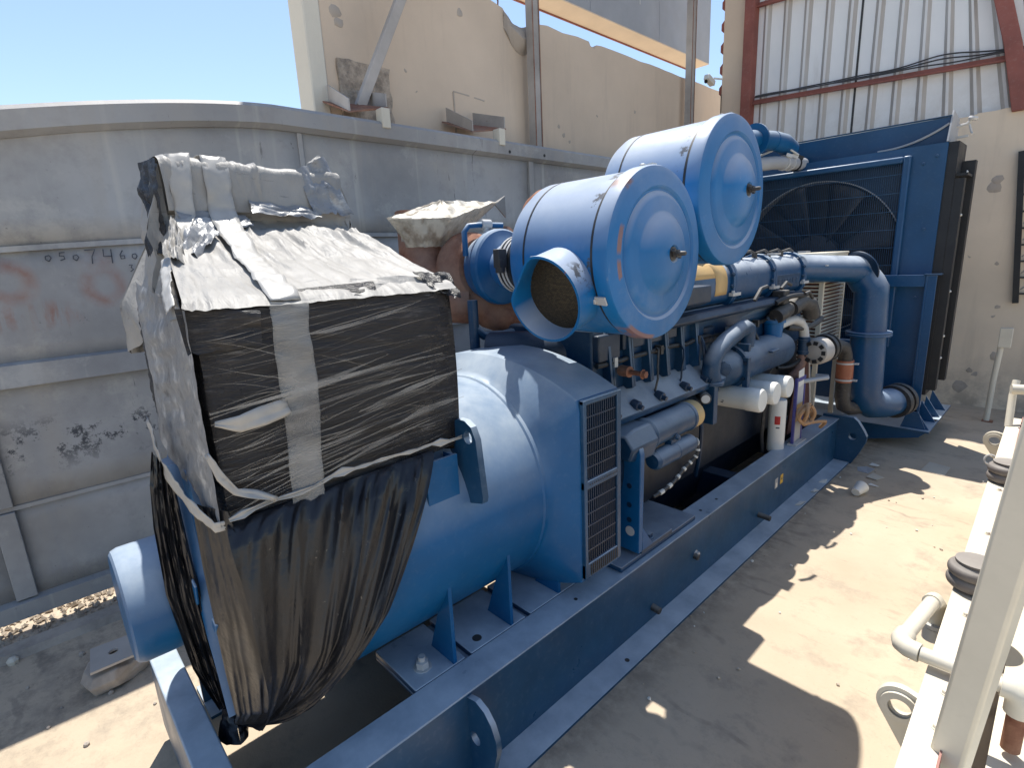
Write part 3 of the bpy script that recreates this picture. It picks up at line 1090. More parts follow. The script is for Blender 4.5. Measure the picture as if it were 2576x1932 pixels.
# ---- skid
for side in (1, -1):
    def X(x):
        return x if side == 1 else 2 * GX - x
    m = MB()
    prof = [(-1.445, 0.385), (-1.445, 0.40), (-1.31, 0.40), (-1.307, 0.395), (-1.318, 0.384), (-1.322, 0.016), (-1.20, 0.013), (-1.20, 0.0), (-1.445, 0.0), (-1.445, 0.014), (-1.336, 0.016), (-1.336, 0.384)]
    m.loft([[(X(a), y, b) for a, b in prof] for y in ((0.06 if side == 1 else 0.30), 1.2, 2.5, 3.8, 5.148)])
    rail = m.build("skid_rail", 'blue_dusty', gs, angle=25)
    if side == 1:
        # lifting plates
        m = MB()
        outl = [(-1.325, 0.93, 0.37), (-1.27, 0.93, 0.385), (-1.225, 0.93, 0.37), (-1.19, 0.93, 0.335), (-1.168, 0.93, 0.285), (-1.166, 0.93, 0.235), (-1.195, 0.93, 0.13), (-1.235, 0.93, 0.014), (-1.325, 0.93, 0.014)]
        plate_hole(m, outl, [circ((-1.285, 0.93, 0.215), (1, 0, 0), (0, 0, 1), 0.026)], (0, 0.022, 0))
        m.build("lifting_plate", 'blue_dusty', rail, angle=30)
        m = MB()
        outl = [(-1.44, 5.15, 0.425), (-1.20, 5.15, 0.425), (-1.165, 5.15, 0.395), (-1.115, 5.15, 0.32), (-1.09, 5.15, 0.27), (-1.095, 5.15, 0.215), (-1.14, 5.15, 0.10), (-1.19, 5.15, 0.0), (-1.44, 5.15, 0.0)]
        plate_hole(m, outl, [circ((-1.195, 5.15, 0.255), (1, 0, 0), (0, 0, 1), 0.032)], (0, 0.05, 0))
        m.build("lifting_plate", 'blue_dusty', rail, angle=30)
        m = MB()
        m.hexbolt((-1.32, 2.61, 0.20), (1, 0, 0), 0.014, 0.02)
        m.build("bolt", 'galv', rail)
        for y, z, L in ((3.50, 0.10, 0.085), (2.16, 0.085, 0.05), (2.60, 0.19, 0.03)):
            m = MB()
            m.cyl((-1.325, y, z), (-1.325 + L, y, z - 0.005), 0.019, n=14, bev=0.003)
            m.build("stud", 'dark_metal', rail)
        for y in (1.6, 2.75, 2.95):
            m = MB()
            m.lathe([(0, 0.009), (0.0015, 0.009)], (-1.37, y, 0.40), (0, 0, 1), 10)
            m.build("bolt_hole", 'black', rail)
        m = MB()
        m.lathe([(0, 0.012), (0.0015, 0.012)], (-1.245, 1.82, 0.0135), (0, 0, 1), 12)
        m.build("bolt_hole", 'black', rail)
        m = MB()
        m.box((-1.3205, 3.86, 0.205), (-1.3185, 3.91, 0.275))
        m.build("warning_sticker", 'yellow', rail)
        m = MB()
        m.prism([(-1.3183, 3.872, 0.235), (-1.3183, 3.898, 0.235), (-1.3183, 3.885, 0.262)], (0.001, 0, 0))
        m.build("sticker_symbol", 'ink', rail)
        m = MB()
        m.box((-1.3205, 3.76, 0.20), (-1.3185, 3.815, 0.275))
        m.build("notice_sticker", 'sign_grey', rail)
        m = MB()
        m.box((-1.3184, 3.775, 0.205), (-1.3174, 3.80, 0.24))
        m.build("sticker_panel", 'white_paper', rail)
m = MB()
m.box((-2.40, 0.14, 0.06), (-1.448, 0.235, 0.396))
m.build("crossmember", 'blue_dusty', gs, bevel=0.006)
for y in (2.0, 3.4, 4.85):
    m = MB()
    m.box((-2.45, y, 0.03), (-1.34, y + 0.12, 0.36))
    m.build("crossmember", 'blue_dark', gs, bevel=0.006)

# ---- alternator
m = MB()
m.lathe([(0.312, 0.0), (0.312, 0.44), (0.330, 0.465), (0.36, 0.472), (0.42, 0.478), (1.465, 0.48), (1.472, 0.487), (1.48, 0.487)], (GX, 0, GZ), (0, 1, 0), 72)
alt = m.build("alternator", 'blue', gs, angle=30)
m = MB()
m.lathe([(0.335, 0.18), (0.20, 0.183), (0.10, 0.182), (0.082, 0.175), (0.076, 0.165), (0.074, 0.0)], (GX, 0, GZ + 0.01), (0, 1, 0), 48, cap=False)
m.build("end_cover", 'blue', alt, angle=30)
m = MB()
m.lathe([(0.315, 0.40), (0.308, 0.415), (0.308, 0.455), (0.315, 0.465), (0.335, 0.465), (0.338, 0.455), (0.338, 0.40)], (GX, 0, GZ), (0, 1, 0), 64, cap=False)
m.build("end_ring", 'blue', alt, angle=30)
RL = [(-1.885, 1.35), (-1.865, 1.30), (-1.83, 1.20), (-1.80, 1.03), (-1.73, 0.87), (-1.64, 0.72), (-1.585, 0.60)]
RRR = [(-1.505, 1.36), (-1.48, 1.34), (-1.445, 1.26), (-1.40, 1.13), (-1.42, 0.97), (-1.51, 0.79), (-1.555, 0.62)]
m = MB()
lps = []
RRR = [((a_[0] + b_[0]) / 2 + 0.01, (a_[1] + b_[1]) / 2) for a_, b_ in zip(RL, RRR)]
for (xl, zl), (xr, zr_) in zip(RL, RRR):
    L_, Q_ = V((xl, 0.27, zl)), V((xr, 0.27, zr_))
    lp = []
    for f_, dy in ((0.0, 0.04), (0.0, -0.002), (0.06, -0.022), (0.34, -0.026), (0.48, -0.012), (0.52, 0.006), (1.0, 0.006), (1.0, 0.04)):
        p_ = L_.lerp(Q_, f_)
        p_.y += dy
        lp.append(p_)
    lps.append(lp)
m.loft(lps)
m.build("end_rim", 'blue', alt, angle=40)
m = MB()
m.box((-1.75, 0.236, 0.955), (-1.66, 0.2435, 1.03), Matrix.Rotation(R(18), 3, 'Y'))
m.build("clamp_tab", 'blue', alt, bevel=0.003)
m = MB()
m.box((-1.585, 0.25, 0.90), (-1.55, 0.275, 0.94), Matrix.Rotation(R(20), 3, 'Y'))
m.build("clamp_tab", 'blue', alt, bevel=0.004)
for s_ in (1, -1):
    def X(x):
        return x if s_ == 1 else 2 * GX - x
    m = MB()
    x0, x1 = sorted((X(-1.74), X(-1.449)))
    for y0, y1 in ((0.80, 1.03), (1.06, 1.36), (1.39, 1.72)):
        m.box((x0, y0, 0.376), (x1, y1, 0.402))
    m.box((x0, 0.80, 0.36), (x1, 1.72, 0.3755))
    m.build("foot", 'blue_dusty', alt, bevel=0.004)
    for y in (0.975, 1.275, 1.575):
        m = MB()
        zt = 0.765
        xo = -1.452
        pl = [(X(-1.60), y, 0.403), (X(xo), y, 0.403), (X(xo), y, zt - 0.01), (X(xo - 0.012), y, zt), (X(-1.47), y, zt), (X(-1.52), y, 0.62)]
        m.prism(pl, (0, 0.016, 0))
        m.build("gusset", 'blue', alt)
    for y in (0.885, 1.65):
        m = MB()
        m.hexbolt((X(-1.53), y, 0.402), (0, 0, 1), 0.026, 0.028)
        m.cyl((X(-1.53), y, 0.43), (X(-1.53), y, 0.45), 0.014, n=12)
        m.build("foot_bolt", 'galv', alt, angle=25)
    m = MB()
    m.lathe([(0.0, 0.02), (0.0012, 0.02)], (X(-1.50), 1.13, 0.402), (0, 0, 1), 18)
    m.build("bolt_hole", 'black', alt)
# lifting lug
m = MB()
outl = [(-1.58, 1.10, 1.25), (-1.53, 1.10, 1.325), (-1.485, 1.10, 1.348), (-1.445, 1.10, 1.348), (-1.41, 1.10, 1.33), (-1.388, 1.10, 1.285), (-1.366, 1.10, 1.07), (-1.372, 1.10, 1.05), (-1.45, 1.10, 1.03)]
plate_hole(m, outl, [circ((-1.432, 1.10, 1.288), (1, 0, 0), (0, 0, 1), 0.024)], (0, 0.026, 0))
m.build("lifting_lug", 'blue_dusty', alt, angle=30)
# flat cover plate on the drum side (beside the wrap)
m = MB()
m.prism([(-1.455, 0.93, 1.035), (-1.455, 1.065, 1.045), (-1.455, 1.065, 1.232), (-1.455, 0.93, 1.232)], (-0.012, 0, 0))
m.prism([(-1.465, 1.05, 1.05), (-1.52, 1.05, 1.12), (-1.52, 1.05, 1.23), (-1.465, 1.05, 1.23)], (0, 0.012, 0))
m.build("drum_cover", 'blue', alt)


# flared adapter with square-shouldered section
def sect(y, k, sc_=1.0):
    pts = []
    for i in range(96):
        a = 2 * math.pi * i / 96
        c, s = math.cos(a), math.sin(a)
        rc = 0.487
        # target: flat sides at x=+-0.58, arched top and bottom through (0, .58) and (0,-.52)
        top = 0.575 if s > 0 else 0.53
        q = 1e9
        if abs(c) > 1e-6:
            q = min(q, 0.58 / abs(c))
        # arch: circle of radius Rr centred below
        Rr = 1.25
        cz = top - Rr
        B = -2 * (abs(s) * cz)
        Cc = cz * cz - Rr * Rr
        q = min(q, (-B + math.sqrt(B * B - 4 * Cc)) / 2)
        r = (rc * (1 - k) + q * k) * sc_
        pts.append((GX + c * r, y, GZ + s * r))
    return pts


m = MB()
m.loft([sect(1.477, 0), sect(1.49, 0.0), sect(1.515, 0.16), sect(1.58, 0.96), sect(1.587, 1.0), sect(1.85, 1.0, 1.004), sect(1.855, 1.0, 1.0)])
ad = m.build("fan_housing", 'blue', alt, angle=32)
ad.name = "fan_housing"
gx = GX + 0.582
for z0, z1, lab in ((0.985, 1.315, None), (0.60, 0.945, None)):
    m = MB()
    m.box((gx - 0.012, 1.615, z0), (gx + 0.002, 1.82, z1))
    m.build("grille_opening", 'black', alt)
    m = MB()
    nb = 14
    for i in range(nb + 1):
        y = 1.615 + 0.205 * i / nb
        m.box((gx + 0.001, y - 0.0020, z0), (gx + 0.009, y + 0.0020, z1))
    nr = 6
    for i in range(nr + 1):
        z = z0 + (z1 - z0) * i / nr
        m.box((gx + 0.0015, 1.6125, z - 0.0028), (gx + 0.0102, 1.8225, z + 0.0028))
    m.build("grille", 'blue_dark', alt)
m = MB()
for a, b in (((1.592, 0.53), (1.613, 1.335)), ((1.821, 0.53), (1.849, 1.335))):
    m.box((gx - 0.005, a[0], a[1]), (gx + 0.016, b[0], b[1]))
m.box((gx - 0.005, 1.592, 1.3165), (gx + 0.0155, 1.849, 1.336))
m.box((gx - 0.005, 1.592, 0.947), (gx + 0.0155, 1.849, 0.983))
m.box((gx - 0.005, 1.592, 0.53), (gx + 0.0155, 1.849, 0.598))
m.build("grille_frame", 'blue_dusty', alt, bevel=0.003)
m = MB()
for i in range(14):
    m.box((gx + 0.0156, 1.627 + 0.0145 * i, 0.54), (gx + 0.0175, 1.634 + 0.0145 * i, 0.59))
    m.box((gx + 0.0156, 1.627 + 0.0145 * i, 0.962), (gx + 0.0166, 1.633 + 0.0145 * i, 0.969))
m.build("louvre_slots", 'black', alt, kind="stuff")

# ---- engine block
m = MB()
m.box((-2.28, 1.96, 0.46), (-1.60, 4.85, 1.13))
eng = m.build("engine_block", 'crank', gs, bevel=0.012)
m = MB()
m.box((-2.24, 1.98, 1.132), (-1.56, 4.75, 1.56))
m.build("cylinder_block", 'blue_mid', eng, bevel=0.015)
m = MB()
m.prism([(-1.60, 1.97, 1.11), (-1.43, 1.97, 1.10), (-1.42, 1.97, 1.135), (-1.50, 1.97, 1.20), (-1.558, 1.97, 1.24)], (0, 1.15, 0))
m.build("side_ledge", 'blue_mid', eng, bevel=0.004)
m = MB()
m.box((-1.599, 1.97, 1.02), (-1.50, 3.2, 1.06))
m.build("side_ledge", 'blue_dark', eng, bevel=0.004)
for k in range(6):
    y = 2.06 + 0.17 * k
    m = MB()
    m.prism([(-1.56, y, 1.22), (-1.50, y, 1.235), (-1.528, y, 1.50), (-1.56, y, 1.54)], (0, 0.018, 0))
    m.prism([(-1.56, y + 0.035, 1.22), (-1.51, y + 0.035, 1.235), (-1.535, y + 0.035, 1.50), (-1.56, y + 0.035, 1.53)], (0, 0.012, 0))
    m.build("casting_rib", 'blue_mid', eng)
m = MB()
m.box((-1.565, 1.985, 1.40), (-1.525, 2.16, 1.53))
m.box((-1.565, 2.20, 1.43), (-1.535, 2.72, 1.545))
m.build("side_cover", 'blue_dark', eng, bevel=0.008)
for y in (1.99, 2.18, 2.40, 2.66, 2.9):
    m = MB()
    m.cyl((-1.47, y, 1.17), (-1.425, y, 1.16), 0.026, n=16, bev=0.004)
    m.cyl((-1.425, y, 1.16), (-1.405, y, 1.155), 0.013, n=10)
    m.build("cover_bolt", 'blue_dark', eng)
m = MB()
m.cyl((-1.53, 2.17, 1.335), (-1.47, 2.16, 1.335), 0.028, n=14)
m.cyl((-1.47, 2.16, 1.335), (-1.39, 2.15, 1.335), 0.012, n=10)
m.hexbolt((-1.39, 2.15, 1.335), (1, 0, 0), 0.018, 0.02)
m.build("drain_tap", 'rust', eng)
for k in range(4):
    m = MB()
    m.box((-2.2, 2.1 + 0.68 * k, 1.562), (-1.62, 2.1 + 0.68 * k + 0.55, 1.64))
    m.build("rocker_cover", 'blue_dark', eng, bevel=0.015)
# flywheel housing between alternator and block
m = MB()
m.lathe([(1.94, 0.50), (1.99, 0.505), (2.06, 0.48)], (GX, 0, GZ), (0, 1, 0), 48)
m.build("flywheel_housing", 'blue_dark', eng)
m = MB()
m.box((-2.1, 4.852, 0.55), (-1.62, 4.90, 1.6))
m.build("timing_cover", 'blue_dark', eng, bevel=0.01)
# oil sump
m = MB()
m.prism([(-2.2, 2.2, 0.458), (-1.66, 2.2, 0.458), (-1.74, 2.2, 0.16), (-2.1, 2.2, 0.16)], (0, 2.4, 0))
m.build("oil_sump", 'crank', eng, bevel=0.01)

# ---- engine mount bracket beside the grille
m = MB()
pl = [(-1.62, 2.03, 0.45), (-1.325, 2.03, 0.45), (-1.318, 2.03, 0.95)] + [(-1.378 + 0.06 * math.cos(R(a)), 2.03, 0.97 + 0.06 * math.sin(R(a))) for a in (0, 25, 50, 75)] + [(-1.45, 2.03, 1.055), (-1.62, 2.03, 1.12)]
m.prism(pl, (0, 0.035, 0))
mb_ = m.build("mount_bracket", 'blue', gs, bevel=0.004)
m = MB()
m.box((-1.60, 2.066, 0.431), (-1.33, 2.36, 0.455))
m.build("mount_foot", 'blue_mid', mb_, bevel=0.004)
m = MB()
m.box((-1.74, 1.90, 0.402), (-1.335, 2.62, 0.43))
m.build("mount_pad", 'blue_mid', mb_, bevel=0.004)
m = MB()
m.prism([(-1.345, 2.066, 0.456), (-1.345, 2.16, 0.456), (-1.345, 2.066, 0.58)], (0.02, 0, 0))
m.build("web_plate", 'blue', mb_)
m = MB()
m.hexbolt((-1.385, 2.20, 0.455), (0, 0, 1), 0.028, 0.022)
m.build("mount_bolt", 'blue_mid', mb_, angle=25)
m = MB()
m.hexbolt((-1.365, 2.10, 0.455), (0, 0, 1), 0.016, 0.016)
m.build("mount_bolt", 'blue_mid', mb_, angle=25)
m = MB()
m.lathe([(0, 0.026), (0.0015, 0.026)], (-1.375, 2.0295, 0.56), (0, -1, 0), 18)
m.build("paint_daub", 'glass_label', mb_)
for z in (0.70, 0.80, 0.62):
    m = MB()
    m.lathe([(0, 0.014), (0.0015, 0.014)], (-1.38, 2.0295, z), (0, -1, 0), 14)
    m.build("bolt_hole", 'blue_dark', mb_)

# ---- starter motor
SX, SZ = -1.42, 1.005
m = MB()
m.lathe([(2.20, 0.0), (2.20, 0.07), (2.22, 0.085), (2.235, 0.085), (2.24, 0.078), (2.60, 0.078), (2.605, 0.083), (2.625, 0.083)], (SX, 0, SZ), (0, 1, 0), 32)
stt = m.build("starter_motor", 'blue_mid', gs, angle=30)
m = MB()
m.lathe([(2.626, 0.081), (2.70, 0.079), (2.72, 0.066), (2.725, 0.03), (2.735, 0.0)], (SX, 0, SZ), (0, 1, 0), 28)
m.build("brush_cover", 'tape', stt, angle=30)
m = MB()
m.loft([[(SX - 0.09, y, SZ - a), (SX + 0.07, y, SZ - a), (SX + 0.095, y, SZ), (SX + 0.05, y, SZ + b), (SX - 0.05, y, SZ + b)] for y, a, b in ((1.98, 0.06, 0.06), (2.06, 0.085, 0.08), (2.18, 0.09, 0.08), (2.205, 0.075, 0.07))])
m.build("nose_housing", 'blue_mid', stt, bevel=0.01)
QX, QZ = -1.375, 0.868
m = MB()
m.lathe([(2.22, 0.0), (2.22, 0.038), (2.24, 0.05), (2.42, 0.05), (2.425, 0.053), (2.44, 0.053), (2.445, 0.049), (2.60, 0.049), (2.615, 0.04), (2.615, 0.0)], (QX, 0, QZ), (0, 1, 0), 24)
m.build("solenoid", 'blue_mid', stt, angle=30)
m = MB()
m.box((SX + 0.02, 2.38, 0.905), (SX + 0.06, 2.44, 0.94))
m.hexbolt((SX + 0.075, 2.41, 0.955), (1, 0, 0), 0.014, 0.014)
m.hexbolt((SX + 0.05, 2.24, 0.90), (0, 1, 0), 0.016, 0.02)
m.build("clamp", 'blue_mid', stt)
m = MB()
m.lathe([(0, 0.022), (0.004, 0.022), (0.005, 0.009), (0.012, 0.009)], (QX + 0.03, 2.618, QZ + 0.005), (0.4, 1, 0), 16)
m.build("terminal", 'white_filter', stt)
cb = []
for i in range(22):
    t = i / 21
    cb.append((-1.345 + 0.01 * math.sin(t * 9) - 0.06 * t * t, 2.63 - 0.02 * t - 0.33 * t ** 2.4, 0.865 - 0.24 * t ** 0.8 + 0.02 * t))
m = MB()
m.tube(cb, 0.010, 8)
m.build("cable", 'dark_metal', stt)
for k in range(7):
    i = 2 + 3 * k if k < 6 else 19
    m = MB()
    m.tube([cb[i], V(cb[i]).lerp(V(cb[i + 1]), 0.8)], 0.013, 8)
    m.build("cable_band", 'white_paper', stt)

# ---- oil cooler, pipes and filters on the near side
m = MB()
m.lathe([(2.80, 0.0), (2.80, 0.05), (2.83, 0.09), (2.90, 0.118), (2.98, 0.122), (3.0, 0.122), (3.0, 0.145), (3.03, 0.145), (3.03, 0.125), (3.85, 0.125), (3.90, 0.11), (3.93, 0.07), (3.94, 0)], (-1.38, 0, 1.225), (0, 1, 0), 36)
oc = m.build("oil_cooler", 'blue_mid', gs, angle=30)
m = MB()
m.box((-1.33, 3.03, 1.33), (-1.25, 3.06, 1.38))
m.build("flange_lug", 'blue_mid', oc, bevel=0.004)
m = MB()
m.box((-1.27, 2.995, 1.10), (-1.235, 3.035, 1.30))
m.build("flange_lug", 'blue_mid', oc, bevel=0.004)
m = MB()
m.box((-1.262, 3.38, 1.27), (-1.235, 3.50, 1.285))
m.build("flange_lug", 'blue_mid', oc, bevel=0.004)
for a in range(8):
    m = MB()
    m.hexbolt((-1.38 + 0.132 * math.cos(a * 0.785 + 0.3), 2.998, 1.225 + 0.132 * math.sin(a * 0.785 + 0.3)), (0, -1, 0), 0.009, 0.008)
    m.build("flange_bolt", 'blue_dark', oc)
m = MB()
m.lathe([(0, 0.045), (0.02, 0.04), (0.03, 0.0)], (-1.31, 2.83, 1.25), (0.6, -1, 0.2), 8)
m.build("end_boss", 'blue_mid', oc)
m = MB()
m.tube([(-1.30, 2.66, 1.20), (-1.30, 2.63, 1.27), (-1.30, 2.64, 1.33), (-1.30, 2.70, 1.385), (-1.30, 2.80, 1.425), (-1.31, 3.0, 1.465), (-1.32, 3.10, 1.475), (-1.33, 3.18, 1.455), (-1.34, 3.20, 1.40), (-1.345, 3.20, 1.34)], 0.052, 16)
m.build("coolant_pipe", 'blue_mid', gs)
m = MB()
m.lathe([(0, 0.065), (0.022, 0.065)], (-1.30, 2.66, 1.185), (0, 0, 1), 20)
m.box((-1.335, 2.615, 0.95), (-1.265, 2.665, 1.185))
m.build("pipe_flange", 'blue_mid', gs, bevel=0.003)
m = MB()
m.cyl((-1.34, 2.60, 1.13), (-1.27, 2.52, 1.13), 0.034, n=18, bev=0.004)
m.build("pressure_sensor", 'dark_metal', gs)
m = MB()
m.cyl((-1.275, 2.525, 1.13), (-1.268, 2.517, 1.13), 0.025, n=18)
m.build("sensor_face", 'galv', gs)
m = MB()
m.tube([(-1.36, 2.62, 1.0), (-1.33, 2.60, 0.93), (-1.34, 2.62, 0.85), (-1.37, 2.66, 0.70), (-1.42, 2.72, 0.55)], 0.014, 8)
m.build("fuel_line", 'blue_dark', gs)
m = MB()
m.tube([(-1.50, 2.75, 1.475), (-1.49, 3.0, 1.485), (-1.47, 3.4, 1.50), (-1.45, 3.75, 1.52), (-1.44, 3.9, 1.56)], 0.048, 14)
m.build("coolant_pipe", 'blue_mid', gs)
m = MB()
m.lathe([(0, 0.06), (0.02, 0.075), (0.10, 0.075), (0.11, 0.06), (0.112, 0)], (-1.47, 2.84, 1.40), (0, 0, 1), 24)
m.build("filler_cap", 'blue_dark', gs)
m = MB()
m.lathe([(0, 0.06), (0.10, 0.068), (0.105, 0.08), (0.125, 0.08), (0.13, 0.06), (0.15, 0.05)], (-1.37, 3.72, 1.33), (0, 0, 1), 22)
th = m.build("thermostat_housing", 'blue', gs, angle=30)
for a in range(6):
    m = MB()
    m.hexbolt((-1.37 + 0.07 * math.cos(a * 1.05), 3.72 + 0.07 * math.sin(a * 1.05), 1.455), (0, 0, 1), 0.009, 0.01)
    m.build("housing_bolt", 'blue_mid', th)
m = MB()
m.tube([(-1.37, 3.78, 1.40), (-1.35, 3.92, 1.42), (-1.34, 4.02, 1.425), (-1.325, 4.12, 1.40), (-1.315, 4.18, 1.34), (-1.31, 4.20, 1.27)], 0.036, 14)
m.build("silver_hose", 'galv', gs)
m = MB()
m.cyl((-1.31, 4.20, 1.275), (-1.31, 4.20, 1.13), 0.042, n=18, bev=0.004)
m.lathe([(0, 0.048), (0.015, 0.048)], (-1.31, 4.20, 1.25), (0, 0, -1), 18)
m.lathe([(0, 0.048), (0.015, 0.048)], (-1.31, 4.20, 1.16), (0, 0, -1), 18)
m.build("hose_coupling", 'blue_mid', gs, angle=30)
m = MB()
m.tube([(-1.31, 4.20, 1.13), (-1.312, 4.19, 1.07), (-1.32, 4.13, 1.0), (-1.335, 4.02, 0.955), (-1.35, 3.9, 0.95), (-1.37, 3.75, 0.97)], 0.036, 12)
m.build("brown_hose", 'rust', gs)
m = MB()
m.lathe([(0, 0.05), (0.02, 0.055), (0.16, 0.055), (0.18, 0.045), (0.22, 0.03)], (-1.46, 3.95, 1.42), (0.1, 1, 0.25), 18)
m.build("water_elbow", 'dark_metal', gs)
m = MB()
m.tube([(-1.44, 4.15, 1.46), (-1.42, 4.3, 1.50), (-1.40, 4.42, 1.47), (-1.40, 4.50, 1.38)], 0.06, 14)
m.build("rubber_elbow", 'dark_metal', gs)
m = MB()
m.box((-1.52, 4.0, 1.50), (-1.43, 4.1, 1.60))
m.build("junction_block", 'dark_metal', gs, bevel=0.01)
for p, q in (((-1.40, 3.42, 1.58), (-1.38, 3.55, 1.66)), ((-1.42, 3.9, 1.62), (-1.40, 4.02, 1.64)), ((-1.38, 4.25, 1.56), (-1.36, 4.36, 1.52))):
    m = MB()
    m.tube([p, V(p).lerp(V(q), 0.5) + V((0, 0, 0.03)), q], 0.012, 8)
    m.build("small_pipe", 'dark_metal', gs)

# belt-driven charging alternator
ca = None
m = MB()
m.lathe([(0, 0.0), (0, 0.06), (0.012, 0.095), (0.05, 0.105), (0.12, 0.105), (0.15, 0.09), (0.16, 0.04), (0.2, 0.04), (0.2, 0)], (-1.36, 4.48, 1.09), (0.15, 1, 0.05), 28)
ca = m.build("charging_alternator", 'grey_steel', gs, angle=30)
for a in range(9):
    an = a * 0.698
    m = MB()
    m.box((-1.36 + 0.072 * math.cos(an) - 0.014, 4.470, 1.09 + 0.072 * math.sin(an) - 0.016), (-1.36 + 0.072 * math.cos(an) + 0.014, 4.50, 1.09 + 0.072 * math.sin(an) + 0.016), Matrix.Rotation(-an, 3, 'Y'))
    m.build("vent_slot", 'black', ca)
m = MB()
m.lathe([(0, 0.11), (0.03, 0.115), (0.035, 0.09), (0.05, 0.09), (0.055, 0.115), (0.08, 0.11)], (-1.36, 4.70, 1.09), (0.15, 1, 0.05), 28)
m.build("pulley", 'dark_metal', ca)

# filters
for k, y in enumerate((2.86, 3.085, 3.31)):
    m = MB()
    m.lathe([(0, 0.0), (0, 0.066), (0.008, 0.073), (0.215, 0.073), (0.220, 0.0755), (0.297, 0.0755), (0.311, 0.069), (0.314, 0.0)], (-1.385, y, 1.085), (1, 0, 0.0), 32)
    f = m.build("oil_filter", 'white_filter', gs, angle=30)
    if k == 0:
        m = MB()
        for q in range(3):
            m.box((-1.31 + 0.006 * q, y - 0.072, 1.055 + 0.011 * q), (-1.295 + 0.004 * q, y - 0.0700, 1.060 + 0.011 * q))
        m.build("printed_mark", 'ink', f)
        m = MB()
        for q in range(6):
            m.tube([(-1.40 + 0.015 * q, y - 0.058 + 0.004 * q, 1.115 + 0.008 * math.sin(q * 2.0)), (-1.38 + 0.015 * q, y - 0.05 + 0.003 * q, 1.135 - 0.006 * math.cos(q * 1.7))], 0.005, 6)
        m.build("oily_rag", 'dark_metal', f)
    m = MB()
    m.box((-1.50, y - 0.07, 1.03), (-1.388, y + 0.07, 1.15))
    m.build("filter_head", 'blue_dark', gs, bevel=0.01)
# white spin-on canister with red label
m = MB()
m.lathe([(0, 0.0), (0, 0.052), (0.012, 0.06), (0.40, 0.06), (0.415, 0.056), (0.42, 0.0)], (-1.45, 4.08, 0.37), (0, 0, 1), 30)
cn = m.build("fuel_canister", 'white_filter', gs, angle=30)
m = MB()
pp = [(-1.45 + 0.0608 * math.cos(R(a)), 4.08 + 0.0608 * math.sin(R(a))) for a in range(-85, -40, 9)]
m.loft([[(x, y, 0.60), (x, y, 0.665), (-1.45 + (x + 1.45) * 1.012, 4.08 + (y - 4.08) * 1.012, 0.665), (-1.45 + (x + 1.45) * 1.012, 4.08 + (y - 4.08) * 1.012, 0.60)] for x, y in pp])
m.build("red_label", 'red_label', cn)
m = MB()
pp = [(-1.45 + 0.0609 * math.cos(R(a)), 4.08 + 0.0609 * math.sin(R(a))) for a in range(-75, -50, 8)]
m.loft([[(x, y, 0.57), (x, y, 0.58), (-1.45 + (x + 1.45) * 1.01, 4.08 + (y - 4.08) * 1.01, 0.58), (-1.45 + (x + 1.45) * 1.01, 4.08 + (y - 4.08) * 1.01, 0.57)] for x, y in pp])
m.build("printed_mark", 'ink', cn)
m = MB()
m.tube([(-1.50, 4.02, 0.80), (-1.52, 4.0, 0.7), (-1.525, 4.0, 0.5), (-1.52, 4.02, 0.36)], 0.014, 8)
m.build("black_hose", 'dark_metal', cn)
# level gauge stand on the skid top
m = MB()
m.box((-1.40, 4.18, 0.402), (-1.335, 4.40, 0.412))
m.build("gauge_base", 'galv', gs)
m = MB()
m.box((-1.385, 4.20, 0.412), (-1.365, 4.222, 0.93))
m.box((-1.385, 4.36, 0.412), (-1.365, 4.382, 0.93))
m.box((-1.385, 4.222, 0.90), (-1.365, 4.36, 0.93))
gf = m.build("gauge_frame", 'violet', gs, bevel=0.002)
m = MB()
m.box((-1.378, 4.2225, 0.72), (-1.370, 4.3595, 0.899))
m.build("gauge_label", 'glass_label', gf)
m = MB()
m.box((-1.3695, 4.23, 0.86), (-1.367, 4.34, 0.99), Matrix.Rotation(R(6), 3, 'X'))
m.build("paper_tag", 'white_paper', gf)
m = MB()
m.box((-1.378, 4.2225, 0.58), (-1.370, 4.3595, 0.718))
m.build("amber_panel", 'tape', gf)
m = MB()
m.box((-1.378, 4.2225, 0.415), (-1.370, 4.3595, 0.578))
m.build("clear_panel", 'sign_grey', gf)
# guard plate and pipework at the free end
m = MB()
m.prism([(-1.50, 4.42, 0.40), (-1.50, 4.95, 0.40), (-1.50, 4.80, 0.95), (-1.50, 4.55, 0.98)], (0.012, 0, 0))
m.build("guard_plate", painted("dark_red_guard", (0.06, 0.016, 0.014), 0.6, 0.3, 0.3), gs)
m = MB()
m.tube([(-1.488, 4.96, 0.40), (-1.488, 4.81, 0.96)], 0.008, 8)
m.build("guard_edge", 'galv', gs)
m = MB()
m.tube([(-1.38, 4.35, 0.88), (-1.30, 4.50, 0.885), (-1.27, 4.56, 0.885), (-1.28, 4.60, 0.885), (-1.36, 4.58, 0.885)], 0.018, 10)
m.build("tan_loop", 'sign_grey', gs)
m = MB()
m.tube([(-1.36, 4.75, 1.08), (-1.32, 4.95, 1.08), (-1.305, 5.05, 1.05), (-1.30, 5.10, 0.98), (-1.30, 5.12, 0.93)], 0.055, 14)
m.build("water_elbow", 'dark_metal', gs)
m = MB()
m.cyl((-1.30, 5.12, 0.935), (-1.30, 5.13, 0.74), 0.066, n=22, bev=0.004)
cps = m.build("copper_sleeve", 'copper', gs)
for z in (0.90, 0.755):
    m = MB()
    m.lathe([(0, 0.07), (0.014, 0.07)], (-1.30, 5.125, z), (0, 0, 1), 22)
    m.box((-1.24, 5.11, z), (-1.20, 5.14, z + 0.014))
    m.build("hose_clamp", 'galv', cps)
m = MB()
